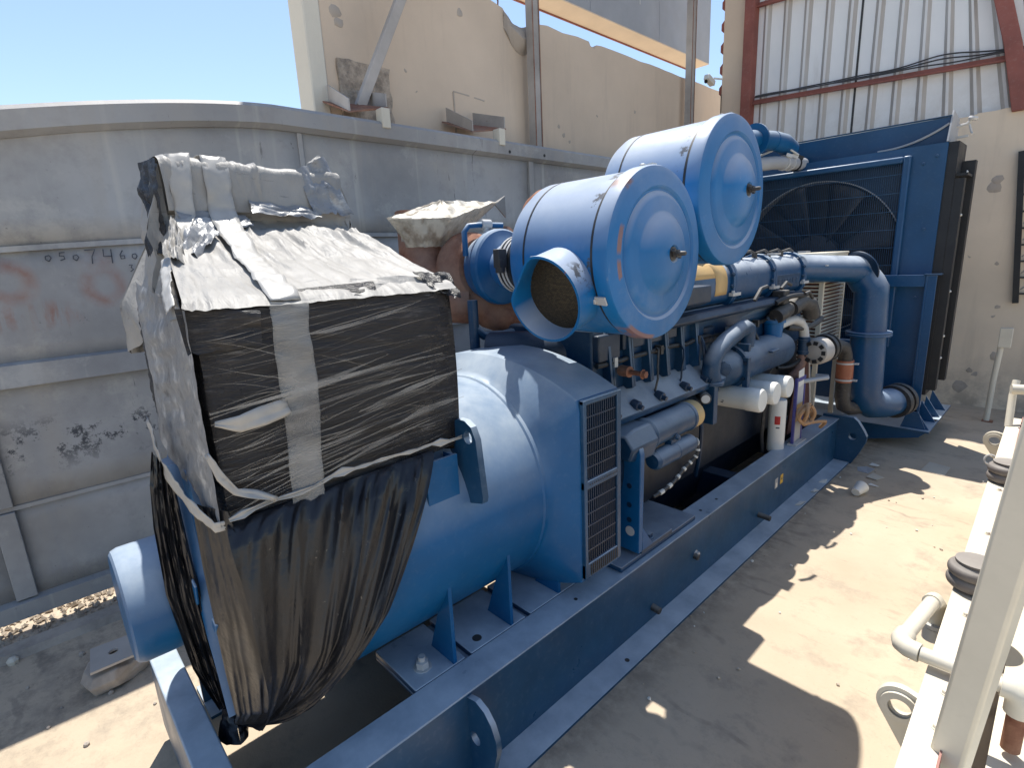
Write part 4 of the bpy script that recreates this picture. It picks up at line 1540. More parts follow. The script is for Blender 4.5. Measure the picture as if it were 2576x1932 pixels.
m.tube([(-1.30, 5.13, 0.74), (-1.30, 5.13, 0.60), (-1.29, 5.16, 0.52), (-1.26, 5.24, 0.48), (-1.2, 5.4, 0.47)], 0.06, 14)
m.build("lower_hose", 'dark_metal', gs)

# ---- charge air manifold
FY = (2.78, 3.38, 4.02, 4.62)


def msec(y, k=1.0, z0=1.565, z1=1.84, x0=-1.78, x1=-1.525):
    cx, cz = (x0 + x1) / 2, (z0 + z1) / 2
    hw, hh = (x1 - x0) / 2 * k, (z1 - z0) / 2 * k
    pts = []
    for i in range(28):
        a = 2 * math.pi * i / 28
        c, s = math.cos(a), math.sin(a)
        e = 0.95 if s > 0 else 0.5
        pts.append((cx + hw * math.copysign(abs(c) ** (e if s > 0 else 0.4), c), y, cz + hh * math.copysign(abs(s) ** (e if s > 0 else 0.7), s)))
    return pts


m = MB()
m.loft([msec(2.60, 0.9), msec(2.66), msec(FY[1] - 0.03)])
mf = m.build("charge_air_manifold", 'pipe_blue', gs)
for a, b in ((FY[1] + 0.03, FY[2] - 0.03), (FY[2] + 0.03, FY[3] - 0.03)):
    m = MB()
    m.loft([msec(a), msec(b)])
    m.build("manifold_section", 'pipe_blue', mf)
for y in FY[1:]:
    m = MB()
    m.loft([msec(y - 0.03, 1.16), msec(y - 0.002, 1.16)])
    m.loft([msec(y + 0.002, 1.16), msec(y + 0.03, 1.16)])
    m.build("clamp_flange", 'navy', mf, bevel=0.003)
    m = MB()
    m.box((-1.525, y - 0.055, 1.612), (-1.495, y + 0.055, 1.632))
    m.hexbolt((-1.51, y - 0.03, 1.632), (0, 0, 1), 0.011, 0.012)
    m.box((-1.56, y - 0.05, 1.85), (-1.50, y + 0.05, 1.862))
    m.build("clamp_bolt", 'galv', mf)
m = MB()
for ya, yb, ks in ((2.72, 3.14, (1, 2, 3, 4, 5)), (3.142, 3.30, (26, 27, 0, 1, 2, 3, 4, 5))):
    m.loft([[msec(y, 1.012)[k] for k in ks] for y in (ya, yb)], closed=False, cap=False)
tp = m.build("masking_tape", 'tape', mf, kind="stuff")
tp.modifiers.new("thickness", 'SOLIDIFY').thickness = 0.001
m = MB()
m.box((-1.5275, 4.09, 1.60), (-1.5215, 4.54, 1.70))
nm = m.build("name_plate", 'blue_mid', mf, bevel=0.001)
m = MB()
rs = random.Random(2)
y = 4.12
while y < 4.5:
    wdt = rs.uniform(0.015, 0.05)
    m.box((-1.522, y, 1.62 + rs.uniform(0, 0.02)), (-1.5190, y + wdt, 1.67))
    y += wdt + rs.uniform(0.012, 0.03)
m.build("cast_relief", 'blue_mid', mf, bevel=0.001)
# box bracket under the first cleaner
m = MB()
m.prism([(-1.49, 2.42, 1.715), (-1.39, 2.42, 1.715), (-1.39, 2.42, 1.625), (-1.49, 2.42, 1.585)], (0, 0.40, 0))
m.build("cleaner_bracket", 'blue_dark', mf, bevel=0.006)
m = MB()
m.prism([(-1.62, 2.2, 1.525), (-1.47, 2.2, 1.50), (-1.45, 2.2, 1.52), (-1.47, 2.2, 1.555), (-1.62, 2.2, 1.555)], (0, 2.3, 0))
m.build("manifold_rail", 'blue_dark', mf, bevel=0.006)
# pressure-tapping chain on top
m = MB()
for k in range(7):
    y = 2.95 + 0.24 * k
    m.cyl((-1.62, y, 1.83), (-1.62, y, 1.875), 0.018, n=10)
    m.tube([(-1.62, y, 1.865), (-1.60, y + 0.12, 1.885), (-1.62, y + 0.24, 1.865)], 0.009, 6)
m.build("injector_line", 'dark_metal', mf)

# charge pipe down to the cooler
px = [(-1.62, 4.60, 1.725), (-1.60, 4.72, 1.725), (-1.40, 5.12, 1.70), (-1.33, 5.26, 1.69)]
px += [(-1.33 + 0.11 * (1 - math.cos(R(a))), 5.26 + 0.10 * math.sin(R(a)), 1.69 - 0.17 * (1 - math.cos(R(a)))) for a in (25, 50, 75, 90)]
px += [(-1.215, 5.36, 1.42), (-1.205, 5.35, 1.14)]
rr = [0.115, 0.112, 0.108, 0.112, 0.118, 0.124, 0.128, 0.128, 0.128, 0.132]
m = MB()
m.tube(px, rr[:len(px)], 28)
cp = m.build("charge_pipe", 'pipe_blue', gs)
m = MB()
m.tube([(-1.205, 5.35, 1.135), (-1.195, 5.35, 0.85), (-1.19, 5.35, 0.64), (-1.18, 5.375, 0.555), (-1.145, 5.45, 0.50), (-1.08, 5.56, 0.485), (-1.04, 5.66, 0.485), (-1.0, 5.82, 0.49)], [0.132, 0.134, 0.134, 0.134, 0.132, 0.128, 0.125, 0.125], 28)
m.build("lower_pipe", 'navy', cp)
m = MB()
m.lathe([(0, 0.172), (0.018, 0.172)], (-1.205, 5.35, 1.142), (0, 0, 1), 36)
m.lathe([(-0.02, 0.172), (-0.002, 0.172)], (-1.205, 5.35, 1.142), (0, 0, 1), 36)
m.build("pipe_flange", 'navy', cp, bevel=0.003)
for z, rr_ in ((0.25, 0.0),):
    m = MB()
    m.lathe([(0, 0.15), (0.05, 0.152), (0.06, 0.14)], (-1.03, 5.66, 0.485), (0.25, 1, 0.05), 26)
    m.lathe([(0.09, 0.15), (0.13, 0.152), (0.14, 0.14)], (-1.03, 5.66, 0.485), (0.25, 1, 0.05), 26)
    m.build("rubber_sleeve", 'dark_metal', cp)
m = MB()
m.lathe([(0, 0.155), (0.012, 0.155)], (-1.30, 5.30, 1.69), (0.4, 0.9, 0.4), 30)
m.build("elbow_flange", 'blue_dark', cp)
m = MB()
m.box((-1.43, 4.82, 1.735), (-1.415, 4.98, 1.745))
m.build("pipe_tab", 'galv', cp)


# ---- air cleaners
def air_cleaner(y, z, inlet):
    cx, r = -1.20, 0.345
    m = MB()
    m.lathe([(-0.60, 0.10), (-0.59, 0.20), (-0.575, 0.27), (-0.545, 0.315), (-0.505, 0.335), (-0.445, 0.335), (-0.443, 0.331), (-0.438, 0.331), (-0.436, 0.335), (-0.085, 0.335), (-0.083, 0.33), (-0.07, 0.33)], (cx, y, z), (1, 0, 0), 72)
    ac = m.build("air_cleaner", 'cap', gs, angle=28)
    m = MB()
    m.lathe([(-0.072, 0.334), (-0.066, r), (-0.012, r), (-0.003, r - 0.004), (0.0, r - 0.012), (0.004, 0.315), (0.010, 0.278), (0.012, 0.266), (0.009, 0.260), (0.002, 0.254), (0.002, 0.247), (0.011, 0.238), (0.018, 0.222), (0.019, 0.172), (0.024, 0.162), (0.040, 0.146), (0.058, 0.112), (0.069, 0.07), (0.073, 0.035), (0.064, 0.026), (0.064, 0)], (cx, y, z), (1, 0, 0), 80, cap=False)
    c = m.build("end_cap", 'cap', ac, angle=28)
    m = MB()
    m.lathe([(0.064, 0.028), (0.070, 0.028), (0.071, 0.010), (0.120, 0.009), (0.124, 0.006)], (cx, y, z), (1, 0, 0), 16)
    m.lathe([(0.075, 0.017), (0.092, 0.017)], (cx, y, z), (1, 0, 0), 6)
    m.bar((cx + 0.084, y - 0.026, z + 0.014), (cx + 0.084, y + 0.026, z - 0.014), 0.012, 0.012)
    m.build("wing_stud", 'dark_metal', ac)
    m = MB()
    m.lathe([(-0.0835, 0.3372), (-0.073, 0.3372)], (cx, y, z), (1, 0, 0), 64, cap=False)
    m.build("rubber_seal", 'black', ac)
    m = MB()
    m.lathe([(-0.446, 0.3365), (-0.437, 0.3365)], (cx, y, z), (1, 0, 0), 64, cap=False)
    m.build("seam_band", 'black', ac)
    if inlet:
        mouth = V((-1.44, y - 0.435, z - 0.155))
        root = V((-1.465, y - 0.05, z - 0.055))
        d = (mouth - root).normalized()
        L = (mouth - root).length
        ri = 0.168
        m = MB()
        m.lathe([(0, ri), (L * 0.55, ri), (L - 0.012, ri * 1.01), (L - 0.006, ri * 1.045), (L, ri * 1.045), (L, ri * 0.985), (L - 0.012, ri * 0.965), (L - 0.20, ri * 0.96)], root, d, 48, cap=False)
        # dented lip
        for vv in m.bm.verts:
            q = vv.co - mouth
            s = max(0.0, 1 - abs(q.dot(d)) / 0.07)
            u = V((-0.75, 0.1, 0.65)).normalized()
            k = max(0.0, q.normalized().dot(u) - 0.72) if q.length > 1e-6 else 0
            vv.co -= q.normalized() * s * k * 0.16
        i_ = m.build("inlet_pipe", 'cap', ac, angle=35)
        m = MB()
        m.lathe([(L - 0.085, 0.0), (L - 0.10, ri * 0.5), (L - 0.115, ri * 0.962)], root, d, 40, cap=False)
        m.build("mesh_screen", MATS['screen'], ac)
    # over-centre latch low on the near side
    a = R(-152)
    for da in (0, 120, 240):
        an = a + R(da)
        p = V((cx - 0.085, y + math.cos(an) * 0.340, z + math.sin(an) * 0.340))
        n_ = V((0, math.cos(an), math.sin(an)))
        m = MB()
        m.bar(p - V((0.045, 0, 0)), p + V((0.055, 0, 0)) + n_ * 0.012, 0.035, 0.008, n_)
        m.hexbolt(p + n_ * 0.004, n_, 0.012, 0.014)
        m.build("latch", 'galv', ac)
    m = MB()
    m.lathe([(-0.59, 0.125), (-0.70, 0.12), (-0.86, 0.12)], (cx, y, z - 0.02), (1, 0, 0), 32)
    m.build("outlet_pipe", 'cap', ac)
    m = MB()
    m.lathe([(-0.74, 0.128), (-0.745, 0.138), (-0.83, 0.138), (-0.84, 0.128)], (cx, y, z - 0.02), (1, 0, 0), 32)
    m.build("hose_sleeve", 'black', ac)
    for t in (-0.765, -0.79, -0.82):
        m = MB()
        m.lathe([(t, 0.1395), (t, 0.143), (t - 0.012, 0.143), (t - 0.012, 0.1395)], (cx, y, z - 0.02), (1, 0, 0), 32, cap=False)
        m.build("hose_clamp", 'galv', ac)
    m = MB()
    m.box((cx - 0.80, y - 0.19, z - 0.03), (cx - 0.755, y - 0.137, z + 0.06))
    m.cyl((cx - 0.778, y - 0.165, z + 0.06), (cx - 0.778, y - 0.165, z - 0.055), 0.024, n=16)
    m.build("restriction_indicator", 'dark_metal', ac, bevel=0.004)
    return ac


def screen_mat():
    t = NT("amber_mesh_screen")
    b = t.n("ShaderNodeTexBrick")
    b.inputs["Scale"].default_value = 22
    b.inputs["Color1"].default_value = (0.035, 0.028, 0.016, 1)
    b.inputs["Color2"].default_value = (0.085, 0.066, 0.036, 1)
    b.inputs["Mortar"].default_value = (0.015, 0.012, 0.01, 1)
    b.inputs["Mortar Size"].default_value = 0.03
    mp = t.map((2.4, 1, 2.4), rot=(R(70), 0, 0))
    t.l(mp, b.inputs["Vector"])
    return t.out(b.outputs["Color"], 0.6, 0.2)


MATS['screen'] = screen_mat()
c1 = air_cleaner(1.955, 1.895, True)
c2 = air_cleaner(2.62, 2.17, False)
KC = 0.917
for c_, old, new in ((c1, (-1.20, 1.955, 1.895), (-1.10, 1.795, 1.895)), (c2, (-1.20, 2.62, 2.17), (-1.10, 2.403, 2.148))):
    mt = Matrix.Translation(V(new)) @ Matrix.Scale(KC, 4) @ Matrix.Translation(-V(old))
    for o in [c_] + list(c_.children_recursive):
        o.data.transform(mt)
    m = MB()
    x_ = new[0] - 0.78 * KC
    m.tube([(x_ + 0.02, new[1], new[2] - 0.02), (x_ - 0.10, new[1] + 0.02, new[2] - 0.025), (-2.02, old[1] - 0.02, old[2] - 0.03), (-2.09, old[1] - 0.01, old[2] - 0.03)], 0.112, 24)
    m.build("outlet_elbow", 'cap', c_)
# saddle bracket between the two cleaners
m = MB()
sad = [(-1.60, 2.09, 2.085), (-1.43, 2.09, 2.207), (-1.375, 2.09, 2.22), (-1.19, 2.09, 2.143), (-1.155, 2.09, 2.085), (-1.155, 2.09, 1.99), (-1.60, 2.09, 1.99)]
m.prism(sad, (0, 0.014, 0))
m.box((-1.60, 2.1042, 2.01), (-1.155, 2.15, 2.02))
m.build("saddle_bracket", 'blue', c2)
m = MB()
m.box((-1.66, 2.1, 1.645), (-1.50, 2.5, 1.68))
m.build("support_frame", 'blue_dark', c2, bevel=0.006)


# ---- turbochargers and exhaust elbow
def turbo(y, z, tag_=True):
    m = MB()
    X0 = -2.06
    m.lathe([(0.0, 0.11), (-0.02, 0.115), (-0.03, 0.135), (-0.045, 0.165), (-0.052, 0.188), (-0.062, 0.197), (-0.095, 0.199), (-0.105, 0.19), (-0.14, 0.182), (-0.19, 0.165), (-0.21, 0.14), (-0.22, 0.10)], (X0, y, z), (1, 0, 0), 48)
    t = m.build("turbocharger", 'blue', gs, angle=30)
    m = MB()
    m.lathe([(-0.22, 0.10), (-0.235, 0.165), (-0.26, 0.18), (-0.30, 0.20), (-0.36, 0.205), (-0.42, 0.18), (-0.45, 0.12)], (X0, y, z - 0.005), (1, 0, 0), 40)
    m.build("turbine_housing", 'rust', t, angle=30)
    return t


t1 = turbo(1.945, 1.865)
t2 = turbo(2.62, 2.13)
m = MB()
ex = [(-2.40, 1.93, 1.70), (-2.46, 1.86, 1.70), (-2.55, 1.80, 1.76), (-2.62, 1.78, 1.86), (-2.66, 1.79, 1.97), (-2.68, 1.82, 2.08), (-2.68, 1.84, 2.16)]
m.tube(ex, [0.15, 0.145, 0.132, 0.124, 0.12, 0.135, 0.16], 28)
m.build("exhaust_elbow", 'rust', t1)
m = MB()
m.tube([(-2.38, 1.93, 1.72), (-2.28, 1.98, 1.62), (-2.16, 2.08, 1.56), (-2.05, 2.2, 1.53)], [0.11, 0.10, 0.10, 0.11], 20)
m.build("exhaust_branch", 'rust', t1)
m = MB()
m.tube([(-2.42, 2.6, 2.0), (-2.45, 2.42, 1.95), (-2.43, 2.28, 1.98), (-2.40, 2.2, 2.03)], 0.08, 18)
m.build("exhaust_branch", 'rust', t2)
m = MB()
m.tube([(-2.15, 1.98, 2.08), (-2.2, 1.86, 2.085), (-2.215, 1.80, 2.08), (-2.22, 1.775, 2.05), (-2.22, 1.775, 1.93)], 0.015, 10)
m.build("oil_feed_pipe", 'blue', t1)
m = MB()
m.cyl((-2.175, 1.92, 2.085), (-2.19, 1.87, 2.087), 0.026, n=12, bev=0.003)
m.cyl((-2.18, 1.89, 2.085), (-2.18, 1.89, 2.03), 0.017, n=10)
m.build("pipe_fitting", 'galv', t1)
m = MB()
m.tube([(-2.22, 1.80, 1.70), (-2.22, 1.80, 1.50), (-2.22, 1.80, 1.32), (-2.20, 1.82, 1.15)], 0.028, 12)
m.tube([(-2.22, 1.80, 1.55), (-2.20, 1.85, 1.505), (-2.15, 1.95, 1.50), (-2.05, 2.05, 1.53)], 0.025, 12)
m.build("drain_pipe", 'blue_dusty', t1)
m = MB()
m.lathe([(0, 0.0), (0, 0.10), (0.02, 0.115), (0.42, 0.115), (0.44, 0.10), (0.445, 0)], (-2.12, 1.80, 1.42), (0.75, 0.62, 0.0), 28)
m.build("breather_drum", 'blue_dark', eng)
m = MB()
m.tube([(-2.28, 4.55, 2.45), (-2.29, 4.58, 2.70), (-2.28, 4.66, 2.80), (-2.22, 5.2, 2.86), (-2.18, 5.5, 2.88)], 0.085, 20)
hp = m.build("coolant_header_pipe", 'blue', gs)
m = MB()
m.lathe([(0, 0.14), (0.02, 0.14)], (-2.22, 5.2, 2.86), (0.12, 1, 0.1), 30)
m.build("pipe_flange", 'blue', hp)
m = MB()
m.tube([(-2.18, 5.5, 2.88), (-2.15, 5.7, 2.87), (-2.14, 5.85, 2.83)], 0.088, 20)
m.build("hose_end", 'blue', hp)
m = MB()
m.tube([(-2.25, 5.0, 2.62), (-2.16, 5.5, 2.68), (-2.12, 5.8, 2.70), (-2.08, 6.05, 2.70)], 0.06, 16)
m.build("vent_hose", 'sign_grey', hp)
for k in range(3):
    m = MB()
    m.lathe([(0, 0.07), (0.025, 0.07)], (-2.135 + 0.012 * k, 5.68 + 0.11 * k, 2.69 + 0.004 * k), (0.13, 1, 0.03), 18)
    m.bar((-2.10 + 0.012 * k, 5.66 + 0.11 * k, 2.76), (-2.06 + 0.012 * k, 5.70 + 0.11 * k, 2.74), 0.02, 0.03)
    m.build("hose_clamp", 'galv' if k < 2 else 'black', hp)
m = MB()
m.tube([(-2.32, 5.3, 2.70), (-2.18, 5.55, 2.80), (-2.10, 5.7, 2.82), (-2.04, 5.8, 2.76)], 0.010, 8)
m.build("clamp_wire", 'galv', hp)


# the cooler and filter group sits well inside the skid rail
for o in list(gs.children):
    b_ = o.name.split('.')[0]
    if b_ in ("oil_cooler", "thermostat_housing", "silver_hose", "hose_coupling", "brown_hose", "filler_cap", "pressure_sensor", "sensor_face", "fuel_line") or (b_ in ("coolant_pipe", "pipe_flange")):
        o.location += V((-0.13, 0.30, -0.065))
    elif b_ in ("oil_filter", "filter_head"):
        o.location += V((-0.19, 0.44, -0.115))
# wiring, bolts and small lines
m = MB()
m.tube([(-1.535 + 0.012 * nz3(0, k * 0.7, 1), 1.98 + 0.14 * k, 1.385 + 0.018 * nz3(k * 0.6, 1, 2)) for k in range(20)], 0.013, 8)
m.build("wiring_harness", 'black', eng)
for k in range(6):
    m = MB()
    m.box((-1.555, 2.10 + 0.42 * k, 1.362), (-1.515, 2.125 + 0.42 * k, 1.41))
    m.build("harness_clip", 'galv' if k % 3 == 0 else 'dark_metal', eng)
rs = random.Random(14)
for k in range(9):
    y0 = 2.5 + 0.24 * k
    m = MB()
    x0, z0 = -1.53, 1.40 - 0.02 * (k % 2)
    pts = []
    dy, dz = rs.uniform(-0.2, 0.3), rs.uniform(-0.55, -0.2)
    for j in range(9):
        f = j / 8
        pts.append((x0 + 0.05 * math.sin(math.pi * f) * rs.uniform(0.8, 1.2), y0 + dy * f, z0 + dz * f + 0.04 * math.sin(f * 6.28)))
    m.tube(pts, rs.choice((0.006, 0.008, 0.011)), 6)
    m.build("small_hose", rs.choice(('black', 'dark_metal', 'blue_dark')), eng)
for k in range(13):
    m = MB()
    m.hexbolt((-1.56, 2.06 + 0.21 * k, 1.515), (1, 0, 0), 0.011, 0.012)
    m.build("deck_bolt", 'blue_mid', eng)
for y in FY[1:]:
    for an in (15, 50, 85, -20):
        m = MB()
        m.hexbolt((-1.6575 + 0.15 * math.cos(R(an)), y - 0.03, 1.715 + 0.118 * math.sin(R(an))), (0, -1, 0), 0.010, 0.010)
        m.build("flange_bolt", 'blue_mid', mf)
for k, (a_, b_, c_, r_) in enumerate((((-1.45, 3.9, 1.52), (-1.38, 4.1, 1.60), (-1.40, 4.5, 1.50), 0.018), ((-1.5, 4.3, 1.3), (-1.40, 4.5, 1.25), (-1.42, 4.8, 1.32), 0.022), ((-1.52, 4.2, 1.0), (-1.42, 4.4, 0.95), (-1.45, 4.7, 1.15), 0.014), ((-1.50, 3.7, 1.1), (-1.44, 3.9, 0.85), (-1.50, 4.3, 0.75), 0.016))):
    a_, b_, c_ = V(a_), V(b_), V(c_)
    m = MB()
    m.tube([a_ * (1 - t) ** 2 + b_ * 2 * t * (1 - t) + c_ * t * t for t in [i / 10 for i in range(11)]], r_, 8)
    m.build("small_hose", 'dark_metal' if k % 2 else 'black', eng)

# ================================================================== RADIATOR
RY0 = 6.0
rad = empty("radiator", (-1.9, 6.3, 0), "tall blue fan radiator with wire guard on a low base before the shed", "radiator")
m = MB()
m.box((-2.90, 5.84, 0.186), (-0.765, 6.98, 0.202))
base = m.build("base_plate", 'blue_dusty', rad)
m = MB()
m.prism([(-2.90, 5.86, 0.185), (-0.79, 5.86, 0.185), (-0.84, 5.86, 0.13), (-1.38, 5.86, 0.0), (-2.90, 5.86, 0.0)], (0, 0.02, 0))
m.build("base_skirt", 'navy', base)
m = MB()
m.box((-2.6, 6.0, 0.0), (-1.3, 6.9, 0.184))
m.build("base_frame", 'blue_dark', base)
for yy in (5.90, 6.42):
    m = MB()
    m.prism([(-0.92, yy, 0.203), (-0.775, yy, 0.203), (-0.90, yy, 0.40)], (0, 0.012, 0))
    m.build("foot_gusset", 'navy', base)
    m = MB()
    m.prism([(-0.92, yy + 0.30, 0.203), (-0.775, yy + 0.30, 0.203), (-0.90, yy + 0.30, 0.40)], (0, 0.012, 0))
    m.build("foot_gusset", 'navy', base)
m = MB()
m.box((-0.80, 6.25, 0.2025), (-0.775, 6.31, 0.2035))
m.build("slot", 'black', base)
# front plate with fan opening
FC = (-1.93, 1.76)
FR = 0.755
m = MB()
outl = [(-2.86, RY0, 0.36), (-0.925, RY0, 0.36), (-0.925, RY0, 2.70), (-2.86, RY0, 2.70)]
plate_hole(m, outl, [[(-2.68, RY0, 0.95), (-1.22, RY0, 0.95), (-1.22, RY0, 2.585), (-2.68, RY0, 2.585)]], (0, 0.02, 0))
m.build("front_panel", 'navy', rad)
m = MB()
outl = [(-2.70, RY0 + 0.10, 0.93), (-1.20, RY0 + 0.10, 0.93), (-1.20, RY0 + 0.10, 2.60), (-2.70, RY0 + 0.10, 2.60)]
plate_hole(m, outl, [circ((FC[0], RY0 + 0.10, FC[1]), (1, 0, 0), (0, 0, 1), FR, 64)], (0, 0.01, 0))
m.build("fan_shroud", 'blue_dark', rad)
m = MB()
m.lathe([(RY0 + 0.085, FR - 0.004), (RY0 + 0.085, FR + 0.006), (RY0 + 0.24, FR + 0.006), (RY0 + 0.24, FR - 0.004), (RY0 + 0.085, FR - 0.004)], (FC[0], 0, FC[1]), (0, 1, 0), 72, cap=False)
m.build("fan_ring", 'sign_grey', rad, angle=30)
m = MB()
m.box((-2.75, RY0 + 0.26, 0.5), (-1.10, RY0 + 0.40, 2.62))
m.build("core", 'black', rad)
m = MB()
m.lathe([(RY0 + 0.05, 0.0), (RY0 + 0.05, 0.10), (RY0 + 0.08, 0.20), (RY0 + 0.09, 0.235), (RY0 + 0.12, 0.24), (RY0 + 0.2, 0.24), (RY0 + 0.2, 0)], (FC[0], 0, FC[1]), (0, 1, 0), 40)
fan = m.build("fan", 'dark_metal', rad)
for k in range(8):
    a0 = k * math.pi / 4 + 0.35
    m = MB()

    def bl(u, v, a0=a0):
        r = 0.20 + 0.53 * u
        wd = 0.26 - 0.05 * u
        a = a0 + (v - 0.5) * (0.42 + 0.12 * u) + 0.08 * u
        return (FC[0] + r * math.cos(a), RY0 + 0.14 + (v - 0.5) * 0.13, FC[1] + r * math.sin(a))
    m.grid(bl, 5, 4)
    b = m.build("fan_blade", 'dark_metal', fan)
    sd = b.modifiers.new("thickness", 'SOLIDIFY')
    sd.thickness = 0.008
# guard frame and wires
m = MB()
for lo, hi in (((-1.222, RY0 - 0.05, 0.93), (-1.165, RY0 - 0.002, 2.63)), ((-2.74, RY0 - 0.05, 0.93), (-2.68, RY0 - 0.002, 2.63))):
    m.box(lo, hi)
m.box((-2.68, RY0 - 0.049, 2.575), (-1.2225, RY0 - 0.002, 2.628))
m.box((-2.68, RY0 - 0.049, 0.932), (-1.2225, RY0 - 0.002, 0.985))
m.build("guard_frame", 'navy', rad, bevel=0.012)
m = MB()
n = 88
for i in range(n + 1):
    x = -2.68 + 1.457 * i / n
    m.bar((x, RY0 - 0.03, 0.985), (x, RY0 - 0.03, 2.575), 0.0044, 0.0040)
m.build("guard_wires", 'blue_mid', rad, kind="stuff")
for k in range(10):
    z = 1.06 + 0.158 * k
    m = MB()
    m.bar((-2.68, RY0 - 0.035, z), (-1.2225, RY0 - 0.035, z), 0.005, 0.005)
    m.build("guard_rail", 'blue_dusty', rad)
# dark side channel
m = MB()
m.box((-1.10, RY0 + 0.021, 0.50), (-0.855, RY0 + 0.40, 2.70))
m.build("side_wall", 'black', rad)
m = MB()
m.box((-0.924, RY0 + 0.03, 0.55), (-0.79, RY0 + 0.045, 2.40))
m.box((-0.805, RY0 + 0.046, 0.55), (-0.79, RY0 + 0.12, 2.40))
m.build("side_channel", 'black', rad)
m = MB()
m.box((-0.854, RY0 + 0.30, 0.60), (-0.765, RY0 + 0.315, 2.56))
m.box((-0.78, RY0 + 0.316, 0.60), (-0.765, RY0 + 0.40, 2.56))
m.build("side_channel", 'black', rad)
m = MB()
m.box((-0.854, RY0 + 0.04, 2.42), (-0.775, RY0 + 0.39, 2.44))
m.build("side_bracket", 'black', rad)
m = MB()
m.box((-0.8535, RY0 + 0.14, 2.14), (-0.8515, RY0 + 0.27, 2.40))
m.build("side_label", 'sign_grey', rad)
for z in (0.85, 1.05, 1.45, 2.1, 2.45):
    m = MB()
    m.hexbolt((-0.79, RY0 + 0.085, z), (1, 0, 0), 0.009, 0.008)
    m.build("bolt", 'white_filter', rad)
for x, z in ((-0.99, 2.60), (-1.02, 2.0), (-1.02, 1.4), (-1.08, 2.55)):
    m = MB()
    m.hexbolt((x, RY0, z), (0, -1, 0), 0.012, 0.012)
    m.build("bolt", 'navy', rad)
# header tank
m = MB()
m.prism([(-2.80, RY0 + 0.13, 2.702), (-2.80, RY0 + 0.10, 2.915), (-2.80, RY0 + 0.42, 2.915), (-2.80, RY0 + 0.42, 2.702)], (1.855, 0, 0))
m.build("header_tank", 'navy', rad, bevel=0.006)
m = MB()
m.box((-2.82, RY0 + 0.09, 2.917), (-0.94, RY0 + 0.42, 2.926))
m.build("header_lid", 'blue_dusty', rad)
m = MB()
pl = [(-0.944, RY0 + 0.02, 2.71), (-0.944, RY0 + 0.10, 2.93), (-0.944, RY0 + 0.12, 2.965), (-0.944, RY0 + 0.42, 2.93), (-0.944, RY0 + 0.42, 2.71)]
m.prism(pl, (0.012, 0, 0))
m.build("header_end", 'sign_grey', rad)
m = MB()
pts = []
for i in range(12):
    t = i / 11
    pts.append((-1.45 + 0.50 * t, RY0 + 0.075 + 0.02 * t, 2.712 + 0.15 * t ** 2.2))
m.tube(pts, 0.010, 8)
m.build("overflow_hose", 'sign_grey', rad)
m = MB()
m.tube([(-0.94, RY0 + 0.34, 2.86), (-0.87, RY0 + 0.34, 2.87), (-0.84, RY0 + 0.34, 2.90)], 0.012, 8)
m.lathe([(0, 0.03), (0.015, 0.036), (0.03, 0.03)], (-0.835, RY0 + 0.34, 2.895), (0.3, 0, 1), 14)
m.tube([(-0.85, RY0 + 0.34, 2.865), (-0.83, RY0 + 0.34, 2.80), (-0.82, RY0 + 0.32, 2.78)], 0.009, 6)
m.bar((-0.94, RY0 + 0.36, 2.77), (-0.85, RY0 + 0.36, 2.775), 0.02, 0.02)
m.build("drain_cock", 'galv', rad)
# support leg and tie bar
m = MB()
m.box((-0.945, 5.90, 0.203), (-0.93, 5.99, 1.60))
m.box((-0.93, 5.90, 0.203), (-0.865, 5.912, 1.60))
m.build("support_leg", 'navy', rad, bevel=0.003)
m = MB()
m.box((-1.45, 5.905, 1.50), (-0.947, 5.985, 1.605))
m.build("tie_bar", 'navy', rad, bevel=0.004)
m = MB()
m.box((-0.96, 5.89, 1.602), (-0.84, 6.0, 1.612))
m.build("leg_cap", 'blue_dusty', rad)
m = MB()
m.prism([(-0.99, 5.885, 0.204), (-0.80, 5.885, 0.204), (-0.865, 5.885, 0.36), (-0.95, 5.885, 0.36)], (0, 0.012, 0))
m.build("leg_gusset", 'navy', rad)

# ================================================================== LOUVRED CABINET
cbn = empty("louvred_cabinet", (-1.78, 5.3, 0), "small cream louvred metal cabinet between the engine and the radiator fan", "cabinet")
CX0, CX1, CY0, CY1, CZ0, CZ1 = -2.10, -1.49, 5.02, 5.62, 0.86, 1.84
m = MB()
m.box((CX0, CY0, CZ1 - 0.02), (CX1 + 0.01, CY1, CZ1))
m.build("top_panel", 'cream_clean', cbn, bevel=0.006)
m = MB()
m.box((CX0 + 0.03, CY0 + 0.03, CZ0), (CX1 - 0.03, CY1 - 0.02, CZ1 - 0.021))
m.build("inner_box", painted("rusty_core", (0.12, 0.035, 0.025), 0.8, 0.1, 0.3), cbn)
m = MB()
for x, y in ((CX0, CY0), (CX1 - 0.035, CY0), (CX0, CY1 - 0.035), (CX1 - 0.035, CY1 - 0.035)):
    m.box((x, y, 0.0), (x + 0.035, y + 0.035, CZ1 - 0.021))
m.box((CX0 + 0.036, CY0, CZ1 - 0.10), (CX1 - 0.036, CY0 + 0.02, CZ1 - 0.0215))
m.box((CX1 - 0.02, CY0 + 0.036, CZ1 - 0.10), (CX1, CY1 - 0.036, CZ1 - 0.0215))
m.build("corner_post", 'cream_clean', cbn)
k = 0
z = CZ0 + 0.03
